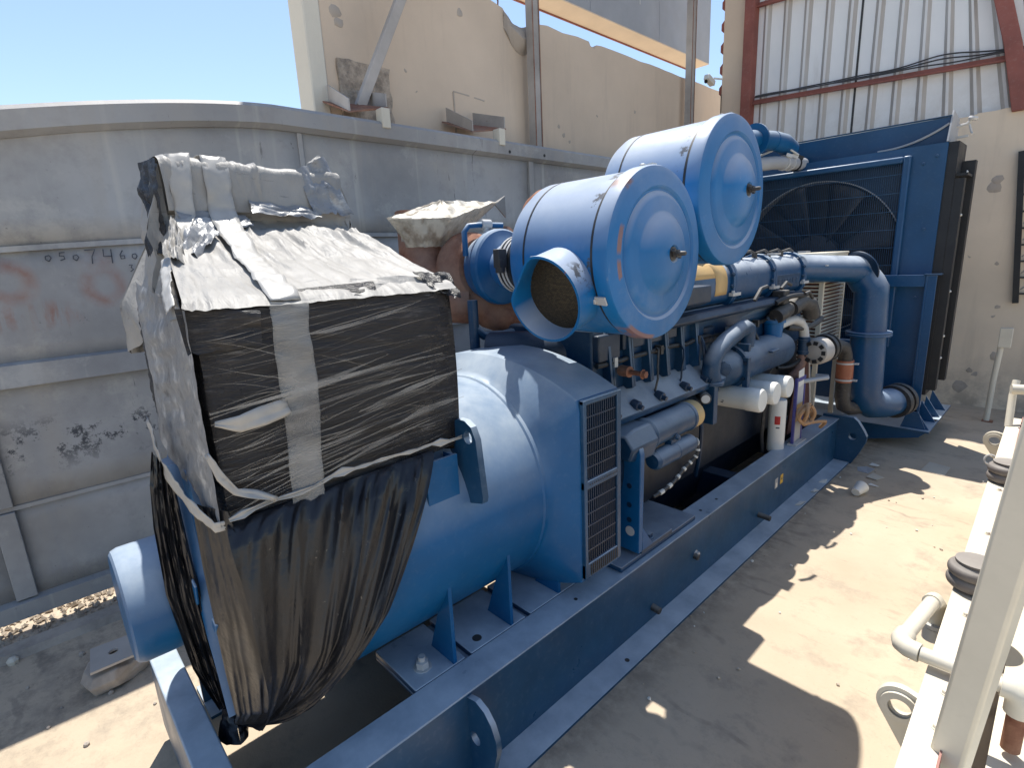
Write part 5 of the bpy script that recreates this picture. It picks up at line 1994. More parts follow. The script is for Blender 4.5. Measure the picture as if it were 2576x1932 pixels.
while z < CZ1 - 0.11:
    m = MB()
    m.bar((CX0 + 0.036, CY0 + 0.008, z), (CX1 - 0.036, CY0 + 0.008, z), 0.018, 0.006, (0, -0.6, 0.8))
    m.build("louvre", 'cream_clean', cbn)
    m = MB()
    m.bar((CX1 - 0.008, CY0 + 0.036, z), (CX1 - 0.008, CY1 - 0.036, z), 0.018, 0.006, (0.6, 0, 0.8))
    m.build("louvre", 'cream_clean', cbn)
    z += 0.032

# ================================================================== PALE TRAILER FRAME (right edge)
tr = empty("trailer_frame", (-0.05, 2.8, 0), "cream painted steel trailer frame with rubber bellows along the right edge", "trailer")


def railx(y):
    return -0.135 - 0.020 * (y - 1.5)


m = MB()
ys = [0.5, 1.5, 2.5, 3.5, 4.6, 5.2]
m.loft([[(railx(y) - 0.025, y, 0.60), (railx(y) + 0.048, y, 0.60), (railx(y) + 0.048, y, 0.588), (railx(y) + 0.016, y, 0.586), (railx(y) + 0.016, y, 0.30), (railx(y) + 0.048, y, 0.298), (railx(y) + 0.048, y, 0.286), (railx(y) - 0.025, y, 0.286), (railx(y) - 0.025, y, 0.298), (railx(y) + 0.004, y, 0.30), (railx(y) + 0.004, y, 0.586), (railx(y) - 0.025, y, 0.588)] for y in ys])
rl = m.build("side_rail", 'cream', tr, angle=25)
for y in (0.9, 4.7):
    m = MB()
    m.box((railx(y) - 0.02, y - 0.04, 0.0), (railx(y) + 0.04, y + 0.04, 0.285))
    m.build("leg", 'cream', tr, bevel=0.004)
for y in (1.62, 1.78, 2.25, 3.0, 3.6):
    m = MB()
    m.hexbolt((railx(y) + 0.030, y, 0.60), (0, 0, 1), 0.009, 0.010)
    m.build("bolt", 'cream', rl)
m = MB()
m.loft([[(railx(y) + 0.049, y, 0.575), (railx(y) + 0.054, y, 0.575), (railx(y) + 0.054, y, 0.615), (railx(y) + 0.049, y, 0.615)] for y in ys])
m.build("edge_strip", 'red_oxide', rl)
# lugs hanging outside the rail
for y, s_, cy in ((1.72, 1.0, 0), (4.75, 1.1, 1)):
    cx, cz, r = railx(y) - 0.062, 0.535, 0.062
    pts = [(railx(y) + 0.002, y, 0.58)] + [(cx + r * math.cos(R(a)), y, cz + r * math.sin(R(a))) for a in range(70, 215, 12)] + [(railx(y) + 0.002, y, 0.32)]
    m = MB()
    plate_hole(m, pts, [circ((cx, y, cz - 0.002), (1, 0, 0), (0, 0, 1), 0.030, 20)], (0, 0.022, 0))
    lg = m.build("lifting_lug", 'cream', rl, angle=30)
    m = MB()
    m.lathe([(0.0, 0.030), (0.0, 0.050), (-0.010, 0.050), (-0.010, 0.030)], (cx, y - 0.0005, cz - 0.002), (0, 1, 0), 28, cap=False)
    m.build("boss_ring", 'cream', lg, angle=30)
m = MB()
m.tube(arc_pts((railx(4.35) - 0.05, 4.35, 0.52), (1, 0, 0), (0, 0.3, 1), 0.03, 0, 330, 14), 0.006, 8)
m.build("shackle", 'galv', rl)
# pipe with elbows crossing the rail
m = MB()
m.tube([(-0.205, 2.30, 0.45), (-0.205, 2.30, 0.575), (-0.212, 2.26, 0.612), (-0.215, 2.22, 0.620)], 0.029, 16)
pip = m.build("drain_pipe", 'cream', tr)
m = MB()
m.tube([(-0.213, 2.235, 0.620), (-0.243, 1.92, 0.635)], 0.023, 16)
m.build("pipe_length", 'cream', pip)
m = MB()
m.tube([(-0.241, 1.945, 0.634), (-0.244, 1.905, 0.636), (-0.238, 1.885, 0.637), (-0.222, 1.872, 0.638), (-0.190, 1.868, 0.638)], 0.030, 16)
m.build("elbow", 'cream', pip)
m = MB()
m.tube([(-0.19, 1.868, 0.638), (0.015, 1.875, 0.638)], 0.023, 16)
m.build("pipe_length", 'cream', pip)
m = MB()
m.tube([(-0.002, 1.874, 0.638), (0.020, 1.876, 0.637), (0.035, 1.878, 0.625), (0.042, 1.879, 0.60), (0.042, 1.88, 0.565)], 0.032, 16)
m.build("elbow", 'cream', pip)
m = MB()
m.tube([(0.042, 1.88, 0.565), (0.042, 1.88, 0.44)], 0.023, 14)
m.build("pipe_length", 'rust', pip)
m = MB()
m.lathe([(0, 0.034), (0.05, 0.034)], (-0.205, 2.30, 0.43), (0, 0, 1), 18)
m.lathe([(0.06, 0.046), (0.075, 0.046)], (-0.205, 2.30, 0.43), (0, 0, 1), 18)
m.build("pipe_flange", 'galv', pip)
# bellows mounts
for y, ox in ((2.46, 0.028), (3.75, 0.045)):
    m = MB()
    pr = [(0, 0.0), (0, 0.062), (0.004, 0.07)]
    for k in range(2):
        z0 = 0.006 + 0.045 * k
        for a in range(-80, 81, 20):
            pr.append((z0 + 0.0225 + 0.0225 * math.sin(R(a)), 0.066 + 0.018 * math.cos(R(a))))
    pr += [(0.10, 0.066), (0.104, 0.060), (0.104, 0.0)]
    m.lathe(pr, (railx(y) + ox, y, 0.603), (0, 0, 1), 36)
    b = m.build("bellows_mount", 'rubber', tr)
    m = MB()
    m.lathe([(0, 0.064), (0.008, 0.064)], (railx(y) + ox, y, 0.709), (0, 0, 1), 30)
    m.build("cap_plate", 'rubber', b)
m = MB()
m.box((0.06, 2.02, 0.70), (0.9, 4.9, 0.722))
m.box((0.06, 2.02, 0.722), (0.9, 2.04, 1.05))
m.box((0.06, 2.045, 0.722), (0.08, 4.9, 1.05))
m.build("body_shell", 'cream', tr, bevel=0.004)
m = MB()
m.box((0.0, 0.5, 0.40), (0.9, 4.9, 0.415))
m.box((0.0, 0.5, 0.25), (0.03, 4.9, 0.399))
m.build("deck_plate", 'cream', tr)
m = MB()
m.box((0.0, 0.6, 0.0), (0.9, 4.8, 0.06))
m.build("under_frame", 'cream_clean', tr)
m = MB()
a, b = V((-0.074, 1.575, 0.47)), V((0.052, 1.415, 2.3))
m.bar(a, b, 0.074, 0.074, (0.25, 1, 0))
m.build("corner_post", 'cream', tr, bevel=0.010)
m = MB()
m.box((-0.12, 1.52, 0.452), (-0.02, 1.64, 0.468))
m.box((-0.095, 1.54, 0.0), (-0.045, 1.62, 0.451))
m.build("post_foot", 'cream', tr)
m = MB()
m.tube(arc_pts((-0.10, 5.4, 1.05), (0.25, 0.97, 0), (0, 0, 1), 0.28, 60, 260, 20), 0.02, 10)
m.build("curved_guard", 'cream', tr)
m = MB()
m.tube([(-0.215, 4.95, 0.595), (-0.225, 5.05, 0.80), (-0.22, 5.1, 0.90)], 0.022, 10)
m.cyl((-0.235, 4.98, 0.86), (-0.165, 5.0, 0.86), 0.035, n=16)
m.build("valve", 'cream', tr)

# ================================================================== WRAPPED CONTROL BOX
wrap = empty("wrapped_control_box", (-1.9, 0.7, 1.24), "control box on the alternator wrapped in black stretch film under a pale dusty sheet", "cover")


def rrect(x0, x1, y0, y1, z, n=160, e=0.10, jz=None):
    """loop around a rectangle, starting at the near right corner, counter-clockwise seen from above; returns points and normals"""
    out = []
    per = [(x1, y0), (x1, y1), (x0, y1), (x0, y0)]
    for k in range(4):
        a, b = V(per[k]), V(per[(k + 1) % 4])
        for i in range(n // 4):
            p = a.lerp(b, i / (n // 4))
            out.append((p.x, p.y))
    return out


BX0, BX1, BY0, BY1 = -2.26, -1.50, 0.325, 1.125
NZ = 64
loops = []
for j in range(NZ + 1):
    t = j / NZ
    z = 1.235 + (1.81 - 1.235) * t
    pts = rrect(BX0, BX1, BY0, BY1, z, 320)
    lp = []
    L = len(pts)
    for i, (x, y) in enumerate(pts):
        nx = ny = 0.0
        q = i / L * 4
        side = int(q)
        if side == 0:
            nx = 1
        elif side == 1:
            ny = 1
        elif side == 2:
            nx = -1
        else:
            ny = -1
        s = (q - side)
        edge = min(s, 1 - s)
        d = 0.006 * folds(z + 0.22 * s, s, 26, 2.2, 3.0 + side) + 0.004 * nz3(x * 5, y * 5, z * 9)
        d *= min(1.0, edge * 14)
        # the near right corner is drawn in by the straps
        d -= 0.012 * math.exp(-((edge) / 0.06) ** 2)
        if side == 3:
            d += 0.006 * folds(s * 1.0 + z * 0.3, z, 5, 3, 8.0)
        bulge = 0.012 * math.sin(math.pi * t)
        zz = z + 0.012 * nz3(x * 3, y * 3, 4.0) * (1 if t in (0, 1) else 0.3) + (0.025 * (y - BY0) if side == 0 else 0) * (1 - t)
        lp.append((x + nx * (d + bulge), y + ny * (d + bulge), zz))
    loops.append(lp)
m = MB()
m.loft(loops)
body = m.build("black_film", 'film_black', wrap, angle=80)


# pale sheet: slope from the front edge up to the ridge, then the upright head box
def top_pt(u, v):
    """u along the box (near end 0 .. far end 1), v from the front lower edge over the ridge to the back"""
    prof = [(-1.493, 1.80), (-1.53, 1.822), (-1.84, 1.915), (-2.14, 2.045), (-2.185, 2.075), (-2.175, 2.12), (-2.19, 2.27), (-2.215, 2.285), (-2.42, 2.29), (-2.45, 2.26), (-2.47, 1.95), (-2.44, 1.62)]
    ln = [0]
    for a, b in zip(prof, prof[1:]):
        ln.append(ln[-1] + math.hypot(a[0] - b[0], a[1] - b[1]))
    s = v * ln[-1]
    k = 0
    while k < len(prof) - 2 and ln[k + 1] < s:
        k += 1
    f = (s - ln[k]) / (ln[k + 1] - ln[k])
    x = prof[k][0] + (prof[k + 1][0] - prof[k][0]) * f
    z = prof[k][1] + (prof[k + 1][1] - prof[k][1]) * f
    w_ = min(1.0, max(0.0, (z - 1.80) / 0.27))
    y0 = 0.300 + 0.155 * w_
    y1 = 1.135 - 0.03 * w_
    return x, y0 + (y1 - y0) * u, z


def nrm_of(f, u, v, e=0.004):
    a = V(f(min(1, u + e), v)) - V(f(max(0, u - e), v))
    b = V(f(u, min(1, v + e))) - V(f(u, max(0, v - e)))
    n_ = a.cross(b)
    n_.normalize()
    if n_.z < 0 and abs(n_.z) > 0.2 or (abs(n_.z) <= 0.2 and n_.x < 0 and v < 0.6):
        n_ = -n_
    return n_


def pale_pt(u, v):
    p = V(top_pt(u, v))
    n_ = nrm_of(top_pt, u, v)
    x, y, z = p
    # folds fan out from the foot of the head box towards the front edge
    ang = math.atan2(y - 0.72, 2.5 + x)
    d = 0.0
    if v < 0.36:
        t = v / 0.36
        d += 0.020 * folds(u * 3.0 + 0.5 * t, t, 3.2, 1.2, 1.0) * (0.25 + t)
        ff = (u - 0.55) * (1.6 - t)
        d += 0.007 * max(0.0, folds(ff + 0.15 * nz3(u * 2, t * 2, 9), t, 7, 0.7, 15.0)) ** 2 * (0.4 + 0.6 * t) * (0.4 + max(0.0, nz3(u * 3, t * 3, 5)))
        d += 0.020 * nz3(u * 5 + t * 3, t * 6, 41.0) * max(0.0, t - 0.5) * 2.0
        d += 0.007 * folds(t + 0.25 * u, u, 6.0, 1.2, 7.0) * (1 - 0.4 * t)
        d += 0.010 * max(0, nz3(u * 6, t * 6, 3.3)) * (0.3 + t)
        ed = min(u, 1 - u)
        d += 0.010 * folds(u, t, 24, 1.4, 4.0) * math.exp(-ed / 0.10)
    else:
        d += 0.012 * folds(u + 0.35 * (v - 0.36), v, 11, 2.0, 5.0) * (1 if u < 0.5 else 0.25)
        d += 0.012 * nz3(u * 7, v * 9, 6.1)
        ed = min(u, 1 - u)
        d += 0.018 * nz3(u * 20, v * 14, 2.2) * math.exp(-ed / 0.08)
    return p + n_ * (d + 0.004)


m = MB()
m.grid(pale_pt, 110, 120)
pale = m.build("pale_sheet", 'film_pale', wrap, angle=60)

# end flaps of the pale sheet (near end and far end), crumpled
def end_fill(yb, ytop, seed, sgn):
    prof = [(-1.50, 1.80), (-1.85, 1.915), (-2.15, 2.05), (-2.185, 2.09), (-2.20, 2.275), (-2.43, 2.285), (-2.46, 1.95), (-2.42, 1.62)]

    def f(u, v):
        # u along profile, v inwards to the middle base
        s = u * (len(prof) - 1)
        k = min(int(s), len(prof) - 2)
        fr = s - k
        x = prof[k][0] + (prof[k + 1][0] - prof[k][0]) * fr
        z = prof[k][1] + (prof[k + 1][1] - prof[k][1]) * fr
        cx, cz = -2.15, 1.72
        w_ = min(1.0, max(0.0, (z - 1.80) / 0.27))
        y = yb + (ytop - yb) * w_
        X_ = x + (cx - x) * v
        Z_ = z + (cz - z) * v
        Y_ = y + (yb + (ytop - yb) * 0.3 - y) * v
        return (X_ + 0.015 * nz3(X_ * 12, Z_ * 12, seed) * v, Y_ + sgn * (0.018 * folds(X_ + Z_, X_ - Z_, 16, 3, seed) + 0.02 * nz3(X_ * 9, Z_ * 9, seed + 3)) * min(1, v * 6), Z_)
    return f


m = MB()
m.grid(end_fill(0.302, 0.455, 2.0, -1), 60, 14)
m.build("sheet_end", 'film_pale', wrap, angle=60)
m = MB()
m.grid(end_fill(1.132, 1.105, 5.0, 1), 60, 14)
m.build("sheet_end", 'film_pale', wrap, angle=60)


def flap(name, corners, seed, amp, mat, n=16, jag=0.0, jagv=0.0):
    """crumpled flap over a bilinear patch a,b,c,d"""
    a, b, c, d = [V(q) for q in corners]
    nn = (b - a).cross(d - a).normalized()
    if nn.dot(V((0.6, -0.45, 0.65))) < 0:
        nn = -nn

    def f(u, v):
        vv = v
        if jag:
            vv = v * (1 - jag * (0.5 + 0.5 * noise.noise(V((u * 9, seed, 0)))) * (1 if v > 0.4 else 0.4))
        p = a.lerp(b, u).lerp(d.lerp(c, u), vv)
        k = noise.noise(V((u * 3 + seed, v * 3, seed))) + 0.40 * noise.noise(V((u * 8, v * 7, seed + 4))) + 0.14 * noise.noise(V((u * 17, v * 15, seed + 8)))
        return p + nn * amp * (0.7 * k + 0.55)
    m = MB()
    m.grid(f, n, n)
    o = m.build(name, mat, wrap, angle=50)
    return o


# near-left upper ear, hanging beside the head box
flap("loose_flap", [(-2.36, 0.44, 2.295), (-2.17, 0.456, 2.285), (-2.16, 0.44, 2.05), (-2.38, 0.425, 2.08)], 1.0, 0.022, 'film_black', 20, 0.2)
flap("loose_flap", [(-2.30, 0.42, 2.17), (-2.17, 0.45, 2.09), (-2.14, 0.42, 1.95), (-2.24, 0.39, 1.94)], 3.3, 0.02, 'film_black', 18, 0.25)
# far upper ear standing up as a peak
flap("loose_flap", [(-2.22, 0.93, 2.28), (-2.23, 1.06, 2.345), (-2.15, 1.13, 2.09), (-2.16, 0.96, 2.10)], 4.1, 0.03, 'film_grey', 18, 0.15)
flap("loose_flap", [(-2.25, 0.97, 2.285), (-2.25, 1.055, 2.355), (-2.21, 1.075, 2.30), (-2.20, 0.99, 2.26)], 5.1, 0.02, 'film_pale', 10, 0.1)
flap("loose_flap", [(-2.26, 1.055, 2.345), (-2.42, 1.12, 2.27), (-2.30, 1.15, 2.07), (-2.17, 1.125, 2.10)], 6.1, 0.03, 'film_pale', 14, 0.2)
# fold-over lip along the foot of the head box
flap("loose_flap", [(-2.17, 0.72, 2.155), (-2.17, 0.96, 2.125), (-2.12, 0.98, 2.085), (-2.10, 0.70, 2.085)], 7.1, 0.022, 'film_grey', 16, 0.3)
flap("loose_flap", [(-2.165, 0.47, 2.11), (-2.165, 0.70, 2.10), (-2.09, 0.70, 2.05), (-2.08, 0.49, 2.03)], 8.1, 0.02, 'film_grey', 16, 0.2)
flap("loose_flap", [(-2.15, 0.46, 2.07), (-2.05, 0.46, 2.03), (-1.80, 0.40, 1.90), (-1.88, 0.36, 1.94)], 9.1, 0.045, 'film_pale', 20, 0.1)
flap("loose_flap", [(-2.10, 0.52, 2.06), (-2.00, 0.56, 2.02), (-1.86, 0.44, 1.925), (-1.92, 0.40, 1.96)], 9.9, 0.04, 'film_grey', 18, 0.1)
# torn lip along the front top edge
flap("loose_flap", [(-1.60, 0.80, 1.86), (-1.56, 1.14, 1.85), (-1.488, 1.145, 1.775), (-1.488, 0.82, 1.79)], 10.1, 0.014, 'film_pale', 22, 0.35)
flap("loose_flap", [(-1.58, 1.02, 1.868), (-1.56, 1.16, 1.855), (-1.485, 1.155, 1.76), (-1.485, 1.06, 1.79)], 11.1, 0.022, 'film_black', 14, 0.2)
flap("loose_flap", [(-1.55, 0.56, 1.838), (-1.56, 0.86, 1.85), (-1.49, 0.84, 1.80), (-1.489, 0.58, 1.795)], 12.1, 0.012, 'film_black', 18, 0.4)
# drawn-in film at the near top corner
flap("loose_flap", [(-1.52, 0.292, 1.82), (-1.485, 0.48, 1.80), (-1.482, 0.47, 1.70), (-1.50, 0.300, 1.69)], 13.1, 0.014, 'film_black', 16, 0.2)
def poly_at(pl, t):
    s = min(t, 0.9999) * (len(pl) - 1)
    k = int(s)
    f = s - k
    a, b = pl[k], pl[k + 1]
    return tuple(x + (y - x) * f for x, y in zip(a, b))


LFL = [(-2.02, 0.300, 1.89), (-1.95, 0.281, 1.80), (-1.93, 0.278, 1.69), (-1.90, 0.275, 1.59), (-1.90, 0.264, 1.41)]
LFR = [(-1.490, 0.308, 1.815), (-1.485, 0.304, 1.67), (-1.487, 0.302, 1.53), (-1.488, 0.302, 1.39), (-1.488, 0.300, 1.235)]


def left_film(u, v):
    a, b = V(poly_at(LFL, v)), V(poly_at(LFR, v))
    p = a.lerp(b, u)
    d = 0.014 * folds(v + 0.5 * u, u, 6, 1.0, 31.0) * math.sin(math.pi * min(1, u * 1.1)) ** 0.5 + 0.004 * nz3(u * 9, v * 12, 2)
    return p + V((0.1, -1, 0)) * d


m = MB()
m.grid(left_film, 50, 50)
m.build("grey_film", 'film_grey', wrap, angle=70)


# straps
def strap(name, pts, nr, wd, mat, th=0.003):
    pts = [V(p) for p in pts]
    k = len(pts)
    nl = [V(q).normalized() for q in nr] if isinstance(nr, list) else [V(nr).normalized()] * k
    wl = wd if isinstance(wd, list) else [wd] * k
    P2, N2, W2 = [], [], []
    sd = sum(p.x + p.z for p in pts)
    for i in range(k - 1):
        L_ = (pts[i + 1] - pts[i]).length
        q = max(2, int(L_ / 0.014))
        for j in range(q):
            f = j / q
            p = pts[i].lerp(pts[i + 1], f)
            nn = nl[i].lerp(nl[i + 1], f).normalized()
            s_ = (i + f)
            t_ = (pts[i + 1] - pts[i]).normalized().cross(nn)
            p = p + nn * (0.003 + 0.003 * noise.noise(V((p.x * 26, p.y * 26, p.z * 26 + sd)))) + t_ * 0.004 * noise.noise(V((p.z * 9, sd, p.x * 9)))
            P2.append(p)
            N2.append((nn + t_ * 0.35 * noise.noise(V((p.x * 18, p.z * 18, sd)))).normalized())
            W2.append((wl[i] + (wl[i + 1] - wl[i]) * f) * (1 + 0.10 * noise.noise(V((p.x * 14, sd, p.z * 14)))))
    m = MB()
    loops = []
    for i, p in enumerate(P2):
        d = (P2[min(i + 1, len(P2) - 1)] - P2[max(i - 1, 0)]).normalized()
        s_ = d.cross(N2[i]).normalized()
        lp = []
        for c_ in range(7):
            f = c_ / 6 - 0.5
            lp.append(p + s_ * f * W2[i] + N2[i] * (0.006 * noise.noise(V((p.x * 40 + f * 3, p.z * 40, f * 4 + sd))) + 0.002))
        loops.append(lp)
    m.loft(loops, closed=False, cap=False)
    o = m.build(name, mat, wrap, angle=60)
    sm = o.modifiers.new("thickness", 'SOLIDIFY')
    sm.thickness = 0.0015
    return o


up_ = (0.35, -0.05, 0.94)
pp = [(-2.30, 0.63, 2.305), (-2.20, 0.63, 2.305), (-2.17, 0.625, 2.25), (-2.155, 0.62, 2.12), (-2.11, 0.615, 2.075), (-1.98, 0.60, 2.015), (-1.84, 0.585, 1.945), (-1.65, 0.57, 1.885), (-1.535, 0.56, 1.845), (-1.487, 0.555, 1.81)]
nr = [(0, 0, 1), (0.5, 0, 1), (1, 0, 0.1), (1, 0, 0.3), (0.5, 0, 1), (0.4, 0, 1), (0.4, 0, 1), (0.35, 0, 1), (0.5, 0, 1), (1, 0, 0.4)]
strap("tape_strap", pp, nr, 0.085, 'tape_dense')
pp = [(-1.480, 0.555, 1.815), (-1.472, 0.55, 1.75), (-1.470, 0.545, 1.5), (-1.472, 0.53, 1.25), (-1.463, 0.515, 1.10), (-1.455, 0.50, 0.95), (-1.455, 0.47, 0.80), (-1.47, 0.44, 0.66)]
strap("tape_strap", pp, (1, -0.1, 0), [0.10, 0.10, 0.098, 0.094, 0.088, 0.082, 0.07, 0.03], 'tape_milky', 0.002)
pp = [(-2.30, 0.525, 2.31), (-2.205, 0.52, 2.305), (-2.17, 0.51, 2.25), (-2.15, 0.50, 2.10), (-2.02, 0.43, 2.0), (-1.86, 0.36, 1.92), (-1.68, 0.315, 1.86), (-1.56, 0.296, 1.81)]
nr = [(0, 0, 1), (0.4, -0.2, 1), (1, -0.2, 0.2), (1, -0.3, 0.4), (0.5, -0.6, 0.8), (0.5, -0.7, 0.7), (0.4, -0.8, 0.6), (0.3, -1, 0.4)]
strap("tape_strap", pp, nr, [0.075, 0.075, 0.07, 0.06, 0.05, 0.042, 0.036, 0.03], 'tape_dense')
# pale twisted band around the bottom edge of the box
pp = []
nr = []
for i in range(26):
    t = i / 25
    y = 0.315 + 0.82 * t
    pp.append((-1.468 + 0.006 * math.sin(t * 30), y, 1.262 + 0.02 * t + 0.022 * math.sin(t * math.pi) + 0.010 * nz3(t * 6, 1, 0)))
    nr.append((1, 0, 0.3 + 0.9 * nz3(t * 9, 3, 0)))
strap("twisted_band", pp, nr, [0.008 + 0.034 * abs(nz3(i * 0.45, 5, 0)) for i in range(26)], 'tape_dense')
pp = [(-1.80, 0.235, 1.50), (-1.74, 0.232, 1.42), (-1.70, 0.236, 1.37), (-1.66, 0.246, 1.33), (-1.58, 0.262, 1.285), (-1.50, 0.292, 1.240), (-1.475, 0.34, 1.245)]
strap("twisted_band", pp, [(-0.2, -1, 0.2)] * 5 + [(0.5, -1, 0), (1, -0.3, 0)], [0.03, 0.045, 0.05, 0.045, 0.04, 0.032, 0.02], 'tape_dense')
pp = [(-1.487, 0.30, 1.45), (-1.478, 0.32, 1.38), (-1.47, 0.345, 1.335), (-1.462, 0.39, 1.31), (-1.46, 0.425, 1.29), (-1.462, 0.445, 1.27)]
strap("twisted_band", pp, [(1, -0.6, 0.2), (1, -0.3, 0.5), (1, 0, 0.2), (1, 0, 0.8), (1, 0, 0.2), (1, 0.3, 0)], [0.012, 0.022, 0.018, 0.03, 0.014, 0.022], 'tape_dense')
pp = [(-1.478, 0.325, 1.525), (-1.468, 0.38, 1.515), (-1.468, 0.44, 1.522), (-1.47, 0.49, 1.53), (-1.476, 0.53, 1.535)]
strap("twisted_band", pp, [(1, 0, 0.4), (1, 0, 0.0), (1, 0, 0.3), (1, 0, 0), (1, 0, 0.4)], [0.012, 0.045, 0.052, 0.05, 0.03], 'tape_dense')

# stretched strands of film across the dark front face
def strands(n, zlo, zhi, slope, seed, wmax, name, mat):
    r2 = random.Random(seed)
    m = MB()
    for i in range(n):
        z0 = r2.uniform(zlo, zhi)
        ya = r2.choice([0.315, 0.315, r2.uniform(0.32, 0.9)])
        yb = min(1.125, ya + r2.uniform(0.12, 0.85))
        sl_ = slope + r2.uniform(-0.05, 0.05)
        bow = r2.uniform(-0.02, 0.02)
        wd = r2.uniform(0.0008, wmax) * (0.5 + r2.random())
        q = 14
        P0, P1 = [], []
        for j in range(q + 1):
            f = j / q
            y = ya + (yb - ya) * f
            z = z0 + sl_ * (y - 0.315) + bow * math.sin(math.pi * f) + 0.003 * noise.noise(V((y * 14, z0 * 9, seed)))
            if not 1.245 < z < 1.80:
                break
            ww = wd * math.sin(math.pi * min(0.93, max(0.07, f))) * (0.75 + 0.5 * noise.noise(V((y * 11, z0 * 20, seed))))
            x = -1.468 + 0.004 * noise.noise(V((y * 8, z * 12, 2)))
            P0.append(m.bm.verts.new((x, y, z - ww)))
            P1.append(m.bm.verts.new((x + 0.001, y, z + ww)))
        for j in range(len(P0) - 1):
            m.bm.faces.new((P0[j], P0[j + 1], P1[j + 1], P1[j]))
    o = m.build(name, mat, wrap)
    o['kind'] = "stuff"
    return o


strands(60, 1.24, 1.80, 0.10, 3, 0.0013, "film_strands", 'tape_milky')
strands(34, 1.20, 1.46, 0.16, 5, 0.0034, "film_strands", 'tape_milky')
strands(5, 1.60, 1.78, -0.36, 9, 0.0018, "film_strands", 'tape_milky')
strands(9, 1.30, 1.70, 0.12, 13, 0.0130, "film_strands", 'tape_milky')
strands(7, 1.24, 1.40, 0.17, 17, 0.0110, "film_strands", 'tape_milky')
strands(14, 1.24, 1.78, 0.12, 23, 0.0011, "film_strands", 'film_grey')

# ---- hanging skirt over the alternator end
TOPA = [V((-1.482, 0.315 + 0.67 * i / 20, 1.245 + 0.018 * i / 20)) for i in range(21)]


def drum(a, y, r=0.515):
    return V((GX + r * math.cos(a), y, GZ + r * math.sin(a)))


def skirtA(u, v):
    # u: near corner 0 .. far edge 1 ; v: top 0 .. knot 1
    i = u * 20
    k = min(int(i), 19)
    top_ = TOPA[k].lerp(TOPA[k + 1], i - k)
    # lower path: over the drum flank down to the gathered knot
    ylow = 0.30 + (0.36) * u * (1 - v) ** 0.8 + 0.10 * u
    a = R(28 - 98 * v ** 1.12)
    far = drum(a, top_.y + (0.34 - top_.y) * (v ** 0.95), 0.50 + 0.02 * (1 - v))
    knot = V((-1.84, 0.315, 0.40))
    p = top_.lerp(far, min(1.0, v * 2.4)) if v < 0.42 else far.lerp(knot, ((v - 0.42) / 0.58) ** 2.2)
    # vertical folds
    fu = u * (1 - 0.35 * v)
    d = 0.046 * folds(fu * 1.2 + 0.30 * v, v, 3.6, 0.8, 2.0) + 0.016 * folds(fu + 0.5 * v, v, 9.5, 1.2, 6.0) + 0.004 * nz3(u * 16, v * 12, 1.0)
    d *= min(1.0, v * 7) * (1 - 0.35 * max(0, v - 0.7) / 0.3)
    if u > 0.93:
        d *= 0.6
    out = V((p.x - GX, -0.25, p.z - GZ)).normalized()
    return p + out * (d + 0.004)


m = MB()
m.grid(skirtA, 130, 90)
m.build("hanging_sheet", 'film_sheet', wrap, angle=70)


BLP = [(-1.60, 0.262, 1.29), (-1.60, 0.258, 1.10), (-1.565, 0.254, 0.94), (-1.565, 0.256, 0.77), (-1.57, 0.262, 0.61), (-1.66, 0.268, 0.50), (-1.80, 0.290, 0.40)]
BRP = [(-1.478, 0.318, 1.285), (-1.43, 0.335, 1.13), (-1.39, 0.345, 0.97), (-1.395, 0.345, 0.80), (-1.46, 0.34, 0.64), (-1.60, 0.33, 0.50), (-1.80, 0.32, 0.40)]


def skirtB(u, v):
    a, b = V(poly_at(BLP, v)), V(poly_at(BRP, v))
    p = a.lerp(b, u)
    d = 0.022 * folds(u * 0.8 + 0.2 * v, v, 4, 0.9, 12.0) * math.sin(math.pi * min(1, 0.15 + v)) + 0.003 * nz3(u * 14, v * 22, 4)
    return p + V((0.9, -0.15, 0)) * d


m = MB()
m.grid(skirtB, 40, 60)
m.build("hanging_sheet", 'film_sheet', wrap, angle=70)


CL = [(0.223, 1.413), (0.199, 1.32), (0.184, 1.20), (0.177, 1.0), (0.201, 0.74), (0.245, 0.56)]
CR = [(0.246, 1.36), (0.248, 1.24), (0.251, 1.08), (0.263, 0.88), (0.277, 0.67), (0.27, 0.555)]


def skirtC(u, v):
    a, b = poly_at(CL, v), poly_at(CR, v)
    y, z = a[0] + (b[0] - a[0]) * u, a[1] + (b[1] - a[1]) * u
    d = 0.020 * folds(u + 0.10 * v, v, 4.5, 0.9, 22.0) + 0.008 * folds(u, v, 11, 1.5, 3.0) + 0.004 * nz3(u * 14, v * 22, 9)
    return (-1.695 + d - 0.06 * max(0.0, v - 0.75) + (0.01 - 0.10 * (1 - v)) * (1 - u), y - 0.25 * d, z)


m = MB()
m.grid(skirtC, 36, 60)
m.build("hanging_sheet", 'film_sheet', wrap, angle=70)
m = MB()


def knotf(u, v):
    a = 2 * math.pi * u
    r = 0.035 + 0.055 * abs(v - 0.35) + 0.010 * folds(u, v, 8, 2, 3)
    c = V((-1.86, 0.305, 0.44)).lerp(V((-1.83, 0.29, 0.335)), v)
    return c + V((math.cos(a) * r, math.sin(a) * r * 0.6, 0.012 * nz3(u * 6, v * 8, 1)))


m.grid(knotf, 28, 12)
m.build("sheet_knot", 'film_sheet', wrap, angle=70)
# dark underside of the wrapped end
m = MB()
m.loft([[V((-1.88, y, 0.0)) + V((0.40 * math.cos(a) * k, 0, 0.90 + 0.46 * math.sin(a) * k)) for a in [R(200 + 140 * i / 12) for i in range(13)]] for y, k in ((0.36, 0.98), (0.62, 1.04))], closed=False, cap=False)
m.build("hanging_sheet", 'film_sheet', wrap)

